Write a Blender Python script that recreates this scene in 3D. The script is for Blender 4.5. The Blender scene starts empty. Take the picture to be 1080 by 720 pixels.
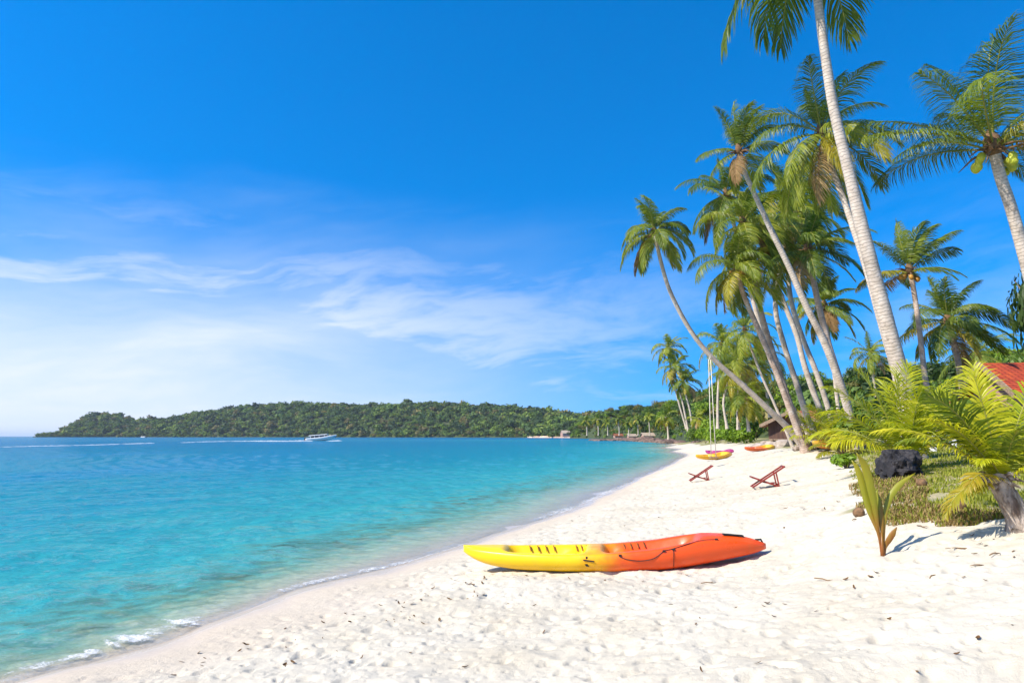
import bpy, math, random
import numpy as np
from mathutils import Vector, Matrix

# ------------------------------------------------------------------ camera, world, sun, exposure
S = bpy.context.scene
COL = S.collection
R = math.radians
CAMZ, F, HZ = 2.0, 720.0, 459.8          # eye height, focal length in photo pixels, horizon row
PITCH = math.atan((HZ - 360.0) / F)
cam_d = bpy.data.cameras.new('camera'); cam = bpy.data.objects.new('camera', cam_d); COL.objects.link(cam)
cam_d.sensor_width = 36.0; cam_d.lens = 36.0 * F / 1080.0
cam_d.clip_start = 0.1; cam_d.clip_end = 60000
cam.location = (0, 0, CAMZ); cam.rotation_euler = (R(90) + PITCH, 0, 0)
S.camera = cam

SUN_EL, SUN_AZ = R(43), math.atan2(-0.90, -0.44)     # azimuth of the sun seen from above, from +Y towards +X
sun_vec = Vector((math.sin(SUN_AZ) * math.cos(SUN_EL), math.cos(SUN_AZ) * math.cos(SUN_EL), math.sin(SUN_EL)))
sd = bpy.data.lights.new('sun', 'SUN'); sun = bpy.data.objects.new('sun', sd); COL.objects.link(sun)
sd.energy = 4.3; sd.angle = R(0.53); sd.color = (1.0, 0.93, 0.82)
sun.rotation_euler = sun_vec.to_track_quat('Z', 'Y').to_euler()

S.view_settings.view_transform = 'Standard'; S.view_settings.look = 'None'
S.view_settings.exposure = 0.9; S.view_settings.gamma = 1.0
S.render.engine = 'CYCLES'
S.cycles.use_denoising = True
try: S.cycles.denoiser = 'OPENIMAGEDENOISE'
except Exception: pass
S.cycles.max_bounces = 8; S.cycles.transparent_max_bounces = 12
S.cycles.sample_clamp_indirect = 6.0

W = bpy.data.worlds.new('World'); S.world = W; W.use_nodes = True
nt = W.node_tree; nt.nodes.clear()

class NG:
    """small helper for writing node graphs"""
    def __init__(s, tree): s.t = tree
    def n(s, kind, **kw):
        nd = s.t.nodes.new(kind)
        for k, v in kw.items(): setattr(nd, k, v)
        return nd
    def put(s, sock, v):
        if isinstance(v, bpy.types.NodeSocket): s.t.links.new(v, sock)
        elif v is not None: sock.default_value = v
    def math(s, op, a, b=None, c=None, clamp=False):
        nd = s.n('ShaderNodeMath', operation=op, use_clamp=clamp)
        for i, v in enumerate((a, b, c)):
            if v is not None: s.put(nd.inputs[i], v)
        return nd.outputs[0]
    def vmath(s, op, a, b=None):
        nd = s.n('ShaderNodeVectorMath', operation=op); s.put(nd.inputs[0], a)
        if b is not None: s.put(nd.inputs[1], b)
        return nd.outputs[0]
    def mix(s, f, a, b, blend='MIX'):
        nd = s.n('ShaderNodeMix', data_type='RGBA', blend_type=blend)
        s.put(nd.inputs[0], f); s.put(nd.inputs[6], a); s.put(nd.inputs[7], b)
        return nd.outputs[2]
    def ramp(s, f, stops, interp='LINEAR'):
        nd = s.n('ShaderNodeValToRGB'); cr = nd.color_ramp; cr.interpolation = interp
        while len(cr.elements) < len(stops): cr.elements.new(0.5)
        for e, (p, c) in zip(cr.elements, stops):
            e.position = p; e.color = (c[0], c[1], c[2], 1) if not isinstance(c, (int, float)) else (c, c, c, 1)
        s.put(nd.inputs[0], f); return nd.outputs[0]
    def rng(s, v, a, b, c=0.0, d=1.0, smooth=True):
        nd = s.n('ShaderNodeMapRange', interpolation_type='SMOOTHSTEP' if smooth else 'LINEAR')
        for i, x in enumerate((v, a, b, c, d)): s.put(nd.inputs[i], x)
        return nd.outputs[0]
    def noise(s, vec, scale, detail=4, rough=0.55, dist=0.0):
        nd = s.n('ShaderNodeTexNoise'); s.put(nd.inputs['Vector'], vec)
        nd.inputs['Scale'].default_value = scale; nd.inputs['Detail'].default_value = detail
        nd.inputs['Roughness'].default_value = rough; nd.inputs['Distortion'].default_value = dist
        return nd.outputs[0]
    def xyz(s, x, y, z):
        nd = s.n('ShaderNodeCombineXYZ')
        for i, v in enumerate((x, y, z)): s.put(nd.inputs[i], v)
        return nd.outputs[0]
    def sep(s, v):
        nd = s.n('ShaderNodeSeparateXYZ'); s.put(nd.inputs[0], v); return nd.outputs
    def bump(s, h, strength=0.5, dist=0.02, normal=None):
        nd = s.n('ShaderNodeBump'); nd.inputs['Strength'].default_value = strength
        nd.inputs['Distance'].default_value = dist; s.put(nd.inputs['Height'], h)
        if normal is not None: s.put(nd.inputs['Normal'], normal)
        return nd.outputs[0]

g = NG(nt)
sky = g.n('ShaderNodeTexSky', sky_type='NISHITA', sun_disc=False)
sky.sun_elevation = SUN_EL; sky.sun_rotation = SUN_AZ
sky.air_density = 1.0; sky.dust_density = 0.6; sky.ozone_density = 2.5
hs = g.n('ShaderNodeHueSaturation'); hs.inputs['Saturation'].default_value = 1.80; hs.inputs['Hue'].default_value = 0.504
g.put(hs.inputs['Color'], sky.outputs[0])
tc = g.n('ShaderNodeTexCoord')
vx, vy, vz = g.sep(tc.outputs['Generated'])
g.put(sky.inputs['Vector'], g.xyz(vx, vy, g.math('ADD', g.math('MULTIPLY', g.math('MAXIMUM', vz, 0.0), 0.85), 0.20)))
az = g.math('ARCTAN2', vx, vy)
el = g.math('ARCSINE', vz)
# thin high cloud: long streaks that climb to the right, thick low on the left
warp = g.noise(g.xyz(az, g.math('MULTIPLY', el, 2.0), 3.7), 2.2, 3, 0.5)
e2 = g.math('SUBTRACT', el, g.math('MULTIPLY', g.math('SUBTRACT', az, -0.6), 0.10))
e2 = g.math('ADD', e2, g.math('MULTIPLY', g.math('SUBTRACT', warp, 0.5), 0.16))
st = g.noise(g.xyz(g.math('MULTIPLY', az, 1.6), g.math('MULTIPLY', e2, 6.5), 0.4), 2.0, 7, 0.60, 0.35)
fine = g.noise(g.xyz(g.math('MULTIPLY', az, 4.0), g.math('MULTIPLY', e2, 20.0), 7.1), 3.0, 6, 0.6, 0.5)
st = g.math('ADD', g.math('MULTIPLY', st, 0.78), g.math('MULTIPLY', fine, 0.22))
streak = g.rng(st, 0.38, 0.66)
lowm = g.math('MULTIPLY', g.rng(el, 0.36, 0.12), g.rng(az, 0.42, -0.40, 0.25, 1.0))
topm = g.rng(el, -0.02, 0.05)
streak = g.math('MULTIPLY', g.math('MULTIPLY', streak, lowm), topm)
soft = g.noise(g.xyz(g.math('MULTIPLY', az, 1.2), g.math('MULTIPLY', e2, 4.0), 9.3), 2.0, 5, 0.55)
veil = g.math('MULTIPLY', g.rng(g.math('ADD', el, g.math('MULTIPLY', g.math('SUBTRACT', soft, 0.5), -0.22)), 0.34, 0.02, 0.0, 0.92), g.rng(az, 0.34, -0.55, 0.05, 1.0))
cov = g.math('MAXIMUM', g.math('MULTIPLY', streak, 0.82), veil)
cov = g.math('ADD', cov, g.math('MULTIPLY', g.math('MULTIPLY', streak, veil), 0.25), clamp=True)
cloudc = g.mix(cov, hs.outputs[0], (3.3, 3.6, 4.05, 1))
bg = g.n('ShaderNodeBackground'); g.put(bg.inputs['Color'], cloudc); bg.inputs['Strength'].default_value = 0.145
wo = g.n('ShaderNodeOutputWorld'); nt.links.new(bg.outputs[0], wo.inputs[0])

# ------------------------------------------------------------------ helpers
rnd = random.Random(7)
nr = np.random.default_rng(11)

def ray(px, py):
    xc, yc = (px - 540.0) / F, (360.0 - py) / F
    c, s = math.cos(PITCH), math.sin(PITCH)
    return Vector((xc, c - yc * s, s + yc * c))
def at(px, py, Y):
    d = ray(px, py); k = Y / d.y
    return Vector((d.x * k, Y, CAMZ + d.z * k))
def on(px, py, z):
    d = ray(px, py); k = (z - CAMZ) / d.z
    return Vector((d.x * k, d.y * k, z))

def tag(o, label=None, cat=None, group=None, kind=None):
    if label: o['label'] = label
    if cat: o['category'] = cat
    if group: o['group'] = group
    if kind: o['kind'] = kind
    return o
def thing(name, label, cat, loc, group=None, rz=0.0):
    o = bpy.data.objects.new(name, None); COL.objects.link(o)
    o.empty_display_size = 0.2; o.location = loc; o.rotation_euler = (0, 0, rz)
    return tag(o, label, cat, group)

def new_mesh(name, V, Q, mats, midx=None, smooth=True, attrs=None):
    V = np.asarray(V, dtype=np.float32).reshape(-1, 3)
    me = bpy.data.meshes.new(name)
    if isinstance(Q, np.ndarray):
        n, k = Q.shape
        me.vertices.add(len(V)); me.vertices.foreach_set('co', V.ravel())
        me.loops.add(n * k); me.loops.foreach_set('vertex_index', Q.astype(np.int32).ravel())
        me.polygons.add(n); me.polygons.foreach_set('loop_start', np.arange(0, n * k, k, dtype=np.int32))
    else:
        me.from_pydata([tuple(map(float, v)) for v in V], [], [tuple(map(int, q)) for q in Q])
    for m in (mats if isinstance(mats, (list, tuple)) else [mats]): me.materials.append(m)
    if midx is not None: me.polygons.foreach_set('material_index', np.asarray(midx, dtype=np.int32))
    me.update(calc_edges=True)
    me.polygons.foreach_set('use_smooth', np.full(len(me.polygons), bool(smooth)))
    for k, v in (attrs or {}).items():
        v = np.asarray(v, dtype=np.float32)
        if v.ndim == 1:
            a = me.attributes.new(k, 'FLOAT', 'POINT'); a.data.foreach_set('value', v)
        else:
            a = me.attributes.new(k, 'FLOAT_COLOR', 'POINT'); a.data.foreach_set('color', v.ravel())
    return me
def link(name, me, parent=None, loc=None):
    o = bpy.data.objects.new(name, me); COL.objects.link(o)
    if parent is not None: o.parent = parent
    if loc is not None: o.location = loc
    return o

class MB:
    """collects shapes into one mesh, in the local space of the thing"""
    def __init__(s): s.v = []; s.f = []; s.m = []
    def add(s, V, Q, mi=0):
        b = len(s.v); s.v += [tuple(map(float, p)) for p in V]
        for q in Q: s.f.append(tuple(int(i) + b for i in q)); s.m.append(mi)
    def box(s, c, size, rot=None, mi=0, taper=1.0):
        x, y, z = [k / 2 for k in size]
        P = [Vector(p) for p in ((-x, -y, -z), (x, -y, -z), (x, y, -z), (-x, y, -z),
             (-x * taper, -y * taper, z), (x * taper, -y * taper, z), (x * taper, y * taper, z), (-x * taper, y * taper, z))]
        M = rot if rot is not None else Matrix.Identity(3)
        s.add([M @ p + Vector(c) for p in P], [(0, 3, 2, 1), (4, 5, 6, 7), (0, 1, 5, 4), (1, 2, 6, 5), (2, 3, 7, 6), (3, 0, 4, 7)], mi)
    def bar(s, a, b, w, h=None, mi=0):
        a, b = Vector(a), Vector(b); d = (b - a); L = d.length; d.normalize()
        M = d.to_track_quat('X', 'Z').to_matrix()
        s.box((a + b) / 2, (L, w, h or w), M, mi)
    def tube(s, pts, rad, seg=8, mi=0, cap=True):
        V, Q, _ = tube(pts, rad, seg); s.add(V, Q.tolist(), mi)
        if cap:
            n = len(V)
            b = len(s.v) - n
            s.f.append(tuple(b + i for i in reversed(range(seg)))); s.m.append(mi)
            s.f.append(tuple(b + n - seg + i for i in range(seg))); s.m.append(mi)
    def build(s, name, mats, parent=None, smooth=False, bevel=0.0):
        me = new_mesh(name, s.v, s.f, mats, s.m, smooth)
        o = link(name, me, parent)
        if bevel:
            md = o.modifiers.new('bevel', 'BEVEL'); md.width = bevel; md.segments = 2; md.limit_method = 'ANGLE'
        return o

def tube(pts, rad, seg=8):
    P = np.array([tuple(p) for p in pts], float); n = len(P)
    rad = np.broadcast_to(np.asarray(rad, float), (n,))
    T = np.gradient(P, axis=0); T /= np.linalg.norm(T, axis=1, keepdims=True)
    ref = np.array([0.0, 1.0, 0.0]) if abs(T[0][1]) < 0.9 else np.array([1.0, 0, 0])
    A = ref - T * (T @ ref)[:, None]; A /= np.linalg.norm(A, axis=1, keepdims=True)
    B = np.cross(T, A)
    th = np.linspace(0, 2 * math.pi, seg, endpoint=False)
    V = P[:, None, :] + rad[:, None, None] * (np.cos(th)[None, :, None] * A[:, None, :] + np.sin(th)[None, :, None] * B[:, None, :])
    i = np.arange(n - 1)[:, None] * seg; j = np.arange(seg)[None, :]; k = (j + 1) % seg
    Q = np.stack([i + j, i + k, i + seg + k, i + seg + j], -1).reshape(-1, 4)
    return V.reshape(-1, 3), Q, np.repeat(np.arange(n), seg)

def spline(pts, n):
    """Catmull-Rom through pts"""
    P = np.array([tuple(p) for p in pts], float)
    P = np.vstack([2 * P[0] - P[1], P, 2 * P[-1] - P[-2]])
    m = len(P) - 3; out = []
    for t in np.linspace(0, m - 1e-6, n):
        i = int(t); u = t - i; a, b, c, d = P[i:i + 4]
        out.append(0.5 * (2 * b + (c - a) * u + (2 * a - 5 * b + 4 * c - d) * u * u + (3 * b - a - 3 * c + d) * u ** 3))
    return np.array(out)

def _hash(ix, iy, k):
    h = (ix.astype(np.int64) * 374761393 + iy.astype(np.int64) * 668265263 + k * 2147483647) & 0xFFFFFFFF
    h = ((h ^ (h >> 13)) * 1274126177) & 0xFFFFFFFF
    h = (h ^ (h >> 16)) & 0xFFFFFFFF
    return h.astype(np.float64) / 4294967295.0
def vnoise(x, y, k=0):
    ix, iy = np.floor(x), np.floor(y); fx, fy = x - ix, y - iy
    fx = fx * fx * (3 - 2 * fx); fy = fy * fy * (3 - 2 * fy)
    a, b = _hash(ix, iy, k), _hash(ix + 1, iy, k); c, d = _hash(ix, iy + 1, k), _hash(ix + 1, iy + 1, k)
    return (a + (b - a) * fx) * (1 - fy) + (c + (d - c) * fx) * fy - 0.5
def fbm(x, y, k=0, o=4, gain=0.5):
    s = 0; a = 1.0
    for i in range(o): s = s + a * vnoise(x, y, k + i); x = x * 2.03 + 5.1; y = y * 2.03 + 1.7; a *= gain
    return s
def dents(x, y, cell, k, prob=1.0, stretch=1.0):
    """jittered pits, one per cell: 1 in the middle of a pit, 0 outside"""
    gx, gy = x / cell, y / cell; ix, iy = np.floor(gx), np.floor(gy); out = np.zeros_like(x)
    for dx in (-1, 0, 1):
        for dy in (-1, 0, 1):
            cx, cy = ix + dx, iy + dy
            jx, jy = cx + 0.15 + 0.7 * _hash(cx, cy, k), cy + 0.15 + 0.7 * _hash(cx, cy, k + 1)
            r = 0.22 + 0.28 * _hash(cx, cy, k + 2); on_ = _hash(cx, cy, k + 3) < prob
            a = _hash(cx, cy, k + 4) * math.pi
            ddx, ddy = gx - jx, gy - jy
            p, q = ddx * np.cos(a) + ddy * np.sin(a), -ddx * np.sin(a) + ddy * np.cos(a)
            d = np.sqrt(p * p + (q * stretch) ** 2) / r
            w = np.clip(1 - d, 0, 1); w = w * w * (3 - 2 * w)
            rim = np.exp(-((d - 1.15) / 0.28) ** 2) * 0.30
            out = np.maximum(out, 0) * 1.0 + np.where(on_, w - rim, 0)
    return out
sstep = lambda a, b, x: (lambda t: t * t * (3 - 2 * t))(np.clip((x - a) / (b - a), 0, 1))

# ------------------------------------------------------------------ materials
def mat(name):
    m = bpy.data.materials.new(name); m.use_nodes = True; m.node_tree.nodes.clear()
    q = NG(m.node_tree); out = q.n('ShaderNodeOutputMaterial'); return m, q, out
def pbsdf(q, col, rough=0.6, normal=None, spec=0.5, **kw):
    b = q.n('ShaderNodeBsdfPrincipled'); q.put(b.inputs['Base Color'], col if isinstance(col, bpy.types.NodeSocket) else (*col[:3], 1))
    q.put(b.inputs['Roughness'], rough); q.put(b.inputs['Specular IOR Level'], spec)
    if normal is not None: q.put(b.inputs['Normal'], normal)
    for k, v in kw.items(): q.put(b.inputs[k], v)
    return b
def simple(name, c1, c2=None, rough=0.6, scale=8.0, bump=0.0, spec=0.4, detail=5, stretch=None):
    m, q, out = mat(name); t = q.n('ShaderNodeTexCoord'); vec = t.outputs['Object']
    if stretch: vec = q.vmath('MULTIPLY', vec, stretch)
    nz = q.noise(vec, scale, detail)
    c = q.mix(q.rng(nz, 0.3, 0.7), (*c1, 1), (*(c2 or [k * 0.75 for k in c1]), 1))
    nm = q.bump(nz, 0.6, bump) if bump else None
    b = pbsdf(q, c, rough, nm, spec); m.node_tree.links.new(b.outputs[0], out.inputs[0]); return m

def leafmat(name, a, b, c, trans=0.38, rough=0.42, spec=0.35, use_attr=False):
    """leaf: colours a..b..c vary from leaf to leaf and from thing to thing"""
    m, q, out = mat(name)
    geo = q.n('ShaderNodeNewGeometry'); oi = q.n('ShaderNodeObjectInfo')
    f = q.math('ADD', q.math('MULTIPLY', geo.outputs['Random Per Island'], 0.5), q.math('MULTIPLY', oi.outputs['Random'], 0.5))
    col = q.ramp(f, [(0.1, a), (0.5, b), (0.92, c)])
    if use_attr:
        at_ = q.n('ShaderNodeAttribute'); at_.attribute_name = 'tint'
        col = q.mix(1.0, col, at_.outputs['Color'], 'MULTIPLY')
    p = pbsdf(q, col, rough, None, spec)
    tr = q.n('ShaderNodeBsdfTranslucent'); q.put(tr.inputs['Color'], q.mix(1.0, col, (1.5, 1.45, 0.55, 1), 'MULTIPLY'))
    mx = q.n('ShaderNodeMixShader'); mx.inputs[0].default_value = trans
    q.t.links.new(p.outputs[0], mx.inputs[1]); q.t.links.new(tr.outputs[0], mx.inputs[2])
    q.t.links.new(mx.outputs[0], out.inputs[0]); return m

M = {}
M['frond'] = leafmat('coconut_leaf', (.085, .135, .014), (.17, .22, .02), (.33, .34, .03), 0.42, 0.42, 0.35)
M['frond_dark'] = leafmat('coconut_leaf_deep', (.06, .105, .015), (.115, .17, .018), (.23, .27, .025), 0.40, 0.42, 0.35)
M['frond_yellow'] = leafmat('coconut_leaf_yellow', (.19, .20, .018), (.29, .27, .022), (.40, .30, .035), 0.42)
M['frond_young'] = leafmat('young_coconut_leaf', (.24, .29, .010), (.38, .40, .014), (.52, .48, .03), 0.45, 0.40, 0.35)
M['frond_dry'] = leafmat('dry_coconut_leaf', (.16, .09, .035), (.24, .15, .06), (.32, .23, .11), 0.2, 0.7, 0.2)
M['stalk'] = simple('leaf_stalk', (.26, .24, .045), (.18, .20, .03), 0.5)
M['stalk_dry'] = simple('dry_stalk', (.22, .13, .06), (.14, .085, .04), 0.8)
M['fibre'] = simple('trunk_fibre', (.20, .11, .05), (.10, .06, .03), 0.9, 20, 0.02)
M['coco'] = simple('coconut_husk', (.55, .50, .04), (.36, .40, .03), 0.45, 6)
M['coco_orange'] = simple('orange_coconut_husk', (.45, .25, .03), (.35, .16, .02), 0.45, 6)

def trunk_mat(name, a, b):
    m, q, out = mat(name); t = q.n('ShaderNodeTexCoord'); al = q.n('ShaderNodeAttribute'); al.attribute_name = 'along'
    nz = q.noise(t.outputs['Object'], 6, 6, 0.6); n2 = q.noise(t.outputs['Object'], 1.3, 4)
    w = q.math('SINE', q.math('ADD', q.math('MULTIPLY', al.outputs['Fac'], 2 * math.pi / 0.085), q.math('MULTIPLY', nz, 10.0)))
    ring = q.rng(w, 0.45, 0.98)
    c = q.mix(q.rng(nz, 0.3, 0.72), (*a, 1), (*b, 1))
    c = q.mix(q.rng(n2, 0.50, 0.72, 0, 0.55), c, (*[k * 0.55 for k in b], 1))
    n5 = q.noise(t.outputs['Object'], 3.5, 7, 0.7); c = q.mix(q.rng(n5, 0.56, 0.66, 0, 0.5), c, (.58, .55, .50, 1)); c = q.mix(q.rng(n5, 0.40, 0.34, 0, 0.5), c, (.14, .11, .085, 1))
    c = q.mix(q.math('MULTIPLY', ring, 0.30), c, (*[k * 0.45 for k in b], 1))
    h = q.math('ADD', q.math('MULTIPLY', ring, -0.6), nz)
    p = pbsdf(q, c, 0.85, q.bump(h, 0.8, 0.018), 0.2); q.t.links.new(p.outputs[0], out.inputs[0]); return m
M['trunk'] = trunk_mat('palm_bark', (.55, .47, .39), (.40, .33, .26))
M['trunk_brown'] = trunk_mat('brown_palm_bark', (.50, .39, .31), (.33, .24, .18))

M['tree_leaf'] = [leafmat('tree_leaf_' + n, *c, 0.32, 0.5, 0.3) for n, c in (
    ('dark', ((.025, .055, .013), (.045, .085, .016), (.075, .12, .02))),
    ('green', ((.05, .105, .013), (.085, .15, .017), (.13, .20, .025))),
    ('bright', ((.11, .20, .012), (.17, .27, .016), (.25, .33, .025))),
    ('olive', ((.08, .09, .018), (.13, .13, .025), (.19, .16, .035))))]
M['hill_leaf'] = leafmat('hill_leaf', (.6, .7, .6), (1, 1, 1), (1.35, 1.3, 1.1), 0.30, 0.6, 0.2, True)
M['bark'] = simple('tree_bark', (.22, .17, .12), (.12, .09, .065), 0.9, 5, 0.02)
M['rock'] = simple('shore_rock', (.20, .13, .095), (.085, .055, .045), 0.85, 1.2, 0.12)
M['rock_pale'] = simple('pale_stone', (.42, .36, .30), (.25, .20, .16), 0.9, 2.5, 0.06)
M['black_rock'] = simple('black_rock', (.026, .023, .025), (.006, .006, .008), 0.7, 9, 0.05, 0.4, 8)
M['wood_red'] = simple('red_varnished_wood', (.26, .030, .020), (.15, .018, .013), 0.45, 10)
M['wood'] = simple('weathered_wood', (.30, .22, .15), (.18, .12, .08), 0.8, 12, 0.01)
M['driftwood'] = simple('grey_driftwood', (.46, .39, .33), (.11, .075, .055), 0.9, 15, 0.10, 0.2, 8, (1, 1, .3))
M['white_paint'] = simple('white_paint', (.80, .79, .76), (.66, .65, .62), 0.45, 4)
M['rope'] = simple('pale_rope', (.62, .58, .50), (.48, .43, .36), 0.85, 30)
M['black'] = simple('black_rubber', (.018, .016, .016), (.010, .010, .010), 0.6)
M['dark_glass'] = simple('dark_glass', (.02, .025, .04), (.03, .035, .05), 0.08, 2, 0, 0.6)
M['leaf_litter'] = leafmat('dry_leaf_litter', (.07, .035, .018), (.13, .07, .03), (.22, .14, .07), 0.1, 0.85, 0.15)

# ------------------------------------------------------------------ the lie of the land
# heights of the beach read at many spots, joined by a smooth surface over (x/y, ln y)
CP = []
def cp(px, py, z): p = on(px, py, z); CP.append((p.x, p.y, z))
def cw(px, py, b): p = on(px, py, 0.0); CP.append((p.x, p.y, b))
SHORE = [(-160, 765), (0, 716), (60, 702), (120, 686), (215, 654), (300, 620), (420, 596), (500, 569), (590, 540), (660, 511), (700, 492), (722, 482), (735, 474.5)]
for p in SHORE: cp(*p, 0.0)
for a, b in ((-100, -.55), (60, -.55), (200, -.5), (320, -.45), (450, -.4), (560, -.35)):
    y = np.interp(a, [p[0] for p in SHORE], [p[1] for p in SHORE]); cw(a, y - 32, b)
for p in ((0, 610, -1.3), (200, 590, -1.2), (380, 545, -1.1), (520, 515, -1.1), (620, 490, -1.1), (680, 478, -1.0), (0, 520, -2.6), (300, 500, -2.6), (560, 478, -2.6),
          (0, 475, -5), (300, 472, -5), (500, 468, -4.5), (640, 466.5, -3), (690, 470, -0.9), (-400, 520, -3), (-400, 640, -2)): cw(*p)
for p in ((20, 730, .07), (200, 688, .10), (120, 720, .12), (330, 650, .12), (420, 622, .14), (250, 720, .24), (400, 690, .28), (540, 720, .36), (540, 603, .33), (600, 603, .34), (700, 602, .40),
          (780, 600, .46), (500, 600, .25), (560, 575, .24), (640, 540, .25), (720, 640, .46), (720, 720, .55), (900, 720, .70), (1080, 720, .82), (860, 620, .66), (933, 585, .86), (1080, 620, .96),
          (1000, 575, .98), (905, 541, 1.08), (1000, 546, 1.12), (1065, 559, 1.10), (938, 506, 1.24), (880, 545, .90), (840, 580, .66), (740, 508, .50), (812, 514, .76), (700, 512, .28),
          (755, 484.5, .60), (765, 477, .75), (720, 490, .30), (880, 481, 1.36), (850, 471, 1.55), (800, 466.5, 1.40), (890, 495, 1.20), (850, 510, .92), (740, 467, 1.10), (790, 470, 1.2), (960, 486, 1.42),
          (1300, 720, 1.0), (1400, 600, 1.35), (1300, 500, 1.6), (1080, 490, 1.5), (745, 463.6, 1.35), (720, 465.5, .7), (1080, 468, 1.66), (1000, 466, 1.7)): cp(*p)
CP += [(60, 130, 1.9), (100, 120, 2.6), (160, 90, 3.0), (90, 60, 2.0), (30, 300, -1.5), (0, 700, -6), (-500, 700, -6), (150, 300, 3.0)]
CP = np.array(CP)
def _uv(x, y): return np.stack([np.asarray(x) / np.asarray(y) * 1.3, np.log(np.asarray(y))], -1)
def _phi(r2): return 0.5 * r2 * np.log(r2 + 1e-9)
_C = _uv(CP[:, 0], CP[:, 1]); _n = len(_C)
_K = _phi(((_C[:, None] - _C[None]) ** 2).sum(-1)) + np.eye(_n) * 0.012
_P = np.hstack([np.ones((_n, 1)), _C])
_A = np.block([[_K, _P], [_P.T, np.zeros((3, 3))]])
_w = np.linalg.solve(_A, np.concatenate([CP[:, 2], np.zeros(3)]))
def base_z(x, y):
    x = np.atleast_1d(np.asarray(x, float)); y = np.maximum(np.atleast_1d(np.asarray(y, float)), 4.3); sh = x.shape
    x = np.clip(x, -3.5 * y, 1.7 * y); top = np.interp(y, [30, 60], [1.8, 4.0]).ravel()
    q = _uv(x.ravel(), y.ravel()); out = np.empty(len(q))
    for i in range(0, len(q), 40000):
        s = q[i:i + 40000]
        out[i:i + 40000] = _phi(((s[:, None] - _C[None]) ** 2).sum(-1)) @ _w[:_n] + _w[_n] + s @ _w[_n + 1:]
    return np.minimum(np.clip(out, -8, 4.0), top).reshape(sh)
VEG = np.array([(on(*p).x, on(*p).y) for p in ((1120, 600, 1.08), (1060, 556, 1.1), (985, 549, 1.12), (908, 541, 1.08), (905, 506, 1.22), (884, 483, 1.36), (852, 471.5, 1.55))] + [(18.5, 50), (26, 80), (29, 105), (36, 150), (60, 400)])
def veg_x(y): return np.interp(np.log(y), np.log(VEG[:, 1]), VEG[:, 0])
def relief(x, y, z):
    """the trampled surface of dry sand; smooth where the sea wets it"""
    dry = sstep(0.10, 0.22, z + 0.05 * fbm(x * 0.9, y * 0.9, 50, 3)); near = 1 - sstep(35, 90, y)
    r = 0.95 * (0.055 * fbm(x * 0.75, y * 0.75, 3, 3) + 0.030 * fbm(x * 2.6, y * 2.6, 9, 3) + 0.016 * fbm(x * 8.0, y * 8.0, 15, 3))
    r = r - 0.044 * dents(x, y, 0.36, 21, 0.55, 1.7) - 0.028 * dents(x + 3.3, y + 1.7, 0.21, 31, 0.5, 1.5) - 0.011 * dents(x + 9.3, y + 4.7, 0.10, 41, 0.5)
    return r * dry * near + (1 - dry) * 0.018 * fbm(x * 0.6, y * 0.6, 77, 3) * near
def ground(x, y):
    z = base_z(x, y); return z + relief(np.atleast_1d(np.asarray(x, float)), np.atleast_1d(np.asarray(y, float)), z)
def gz(x, y): return float(ground(np.array([x]), np.array([y]))[0])
def onground(px, py):
    """where the line of sight meets the ground"""
    d = ray(px, py); k0 = 1.5
    for k in np.geomspace(1.5, 400, 1500):
        if CAMZ + d.z * k < base_z(d.x * k, d.y * k)[0]:
            break
    return Vector((d.x * k, d.y * k, gz(d.x * k, d.y * k)))

def grid_uv(us, ys):
    U, Y = np.meshgrid(us, ys); X = U * Y
    nu, ny = len(us), len(ys)
    i = np.arange(ny - 1)[:, None] * nu; j = np.arange(nu - 1)[None]
    Q = np.stack([i + j, i + j + 1, i + nu + j + 1, i + nu + j], -1).reshape(-1, 4)
    return X.ravel(), Y.ravel(), Q
us = np.concatenate([np.linspace(-4, -0.95, 50), np.linspace(-0.92, 1.0, 900), np.linspace(1.03, 4, 50)])
ys = np.concatenate([np.geomspace(0.8, 3.9, 40), np.geomspace(3.92, 14, 360), np.geomspace(14.1, 60, 200), np.geomspace(61, 420, 60)])
X, Y, Q = grid_uv(us, ys)
Z0 = base_z(X, Y); bed = sstep(0, .25, -Z0) * (1 - sstep(30, 60, Y)) * (.030 * (1 - np.abs(fbm(X * 2.2 + Y * .6, Y * 1.5, 120, 3)) * 2.6) + .02 * fbm(X * 6, Y * 6, 130, 2))
Z = np.where(Z0 < 0, Z0 * 0.2 - .02 * sstep(0, .25, -Z0) + bed * .45, Z0) + relief(X, Y, Z0)      # the sea bed lies where refraction lets it be seen
veg = sstep(-0.15, 0.5, X - veg_x(np.clip(Y, 6, 400)) + 0.9 * fbm(X * 1.6, Y * 1.6, 91, 3)) * (.72 + .28 * sstep(-.35, .0, fbm(X * 2.5, Y * 2.5, 19, 3))) * sstep(5.2, 6.6, Y + 0.6 * fbm(X * 1.3, Y * 1.3, 95, 2))

m, q, out = mat('beach_sand')
geo = q.n('ShaderNodeNewGeometry'); pos = geo.outputs['Position']; pz = q.sep(pos)[2]
n1 = q.noise(pos, 0.9, 5, 0.6); n2 = q.noise(pos, 7.0, 6, 0.65); n3 = q.noise(pos, 90, 4, 0.7); n4 = q.noise(pos, 2.7, 5, 0.6)
dry = q.mix(q.rng(n1, 0.35, 0.70), (.555, .505, .40, 1), (.49, .435, .33, 1))
dry = q.mix(q.rng(n4, 0.60, 0.74, 0, 0.35), dry, (.44, .33, .21, 1))
dry = q.mix(q.rng(n2, 0.56, 0.74, 0, 0.22), dry, (.40, .31, .22, 1))
dry = q.mix(q.rng(n3, 0.60, 0.78, 0, 0.28), dry, (.30, .24, .18, 1))
lvl = q.math('ADD', pz, q.math('MULTIPLY', q.math('SUBTRACT', n1, 0.5), 0.12))
wetf = q.rng(lvl, 0.12, 0.04)
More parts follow.
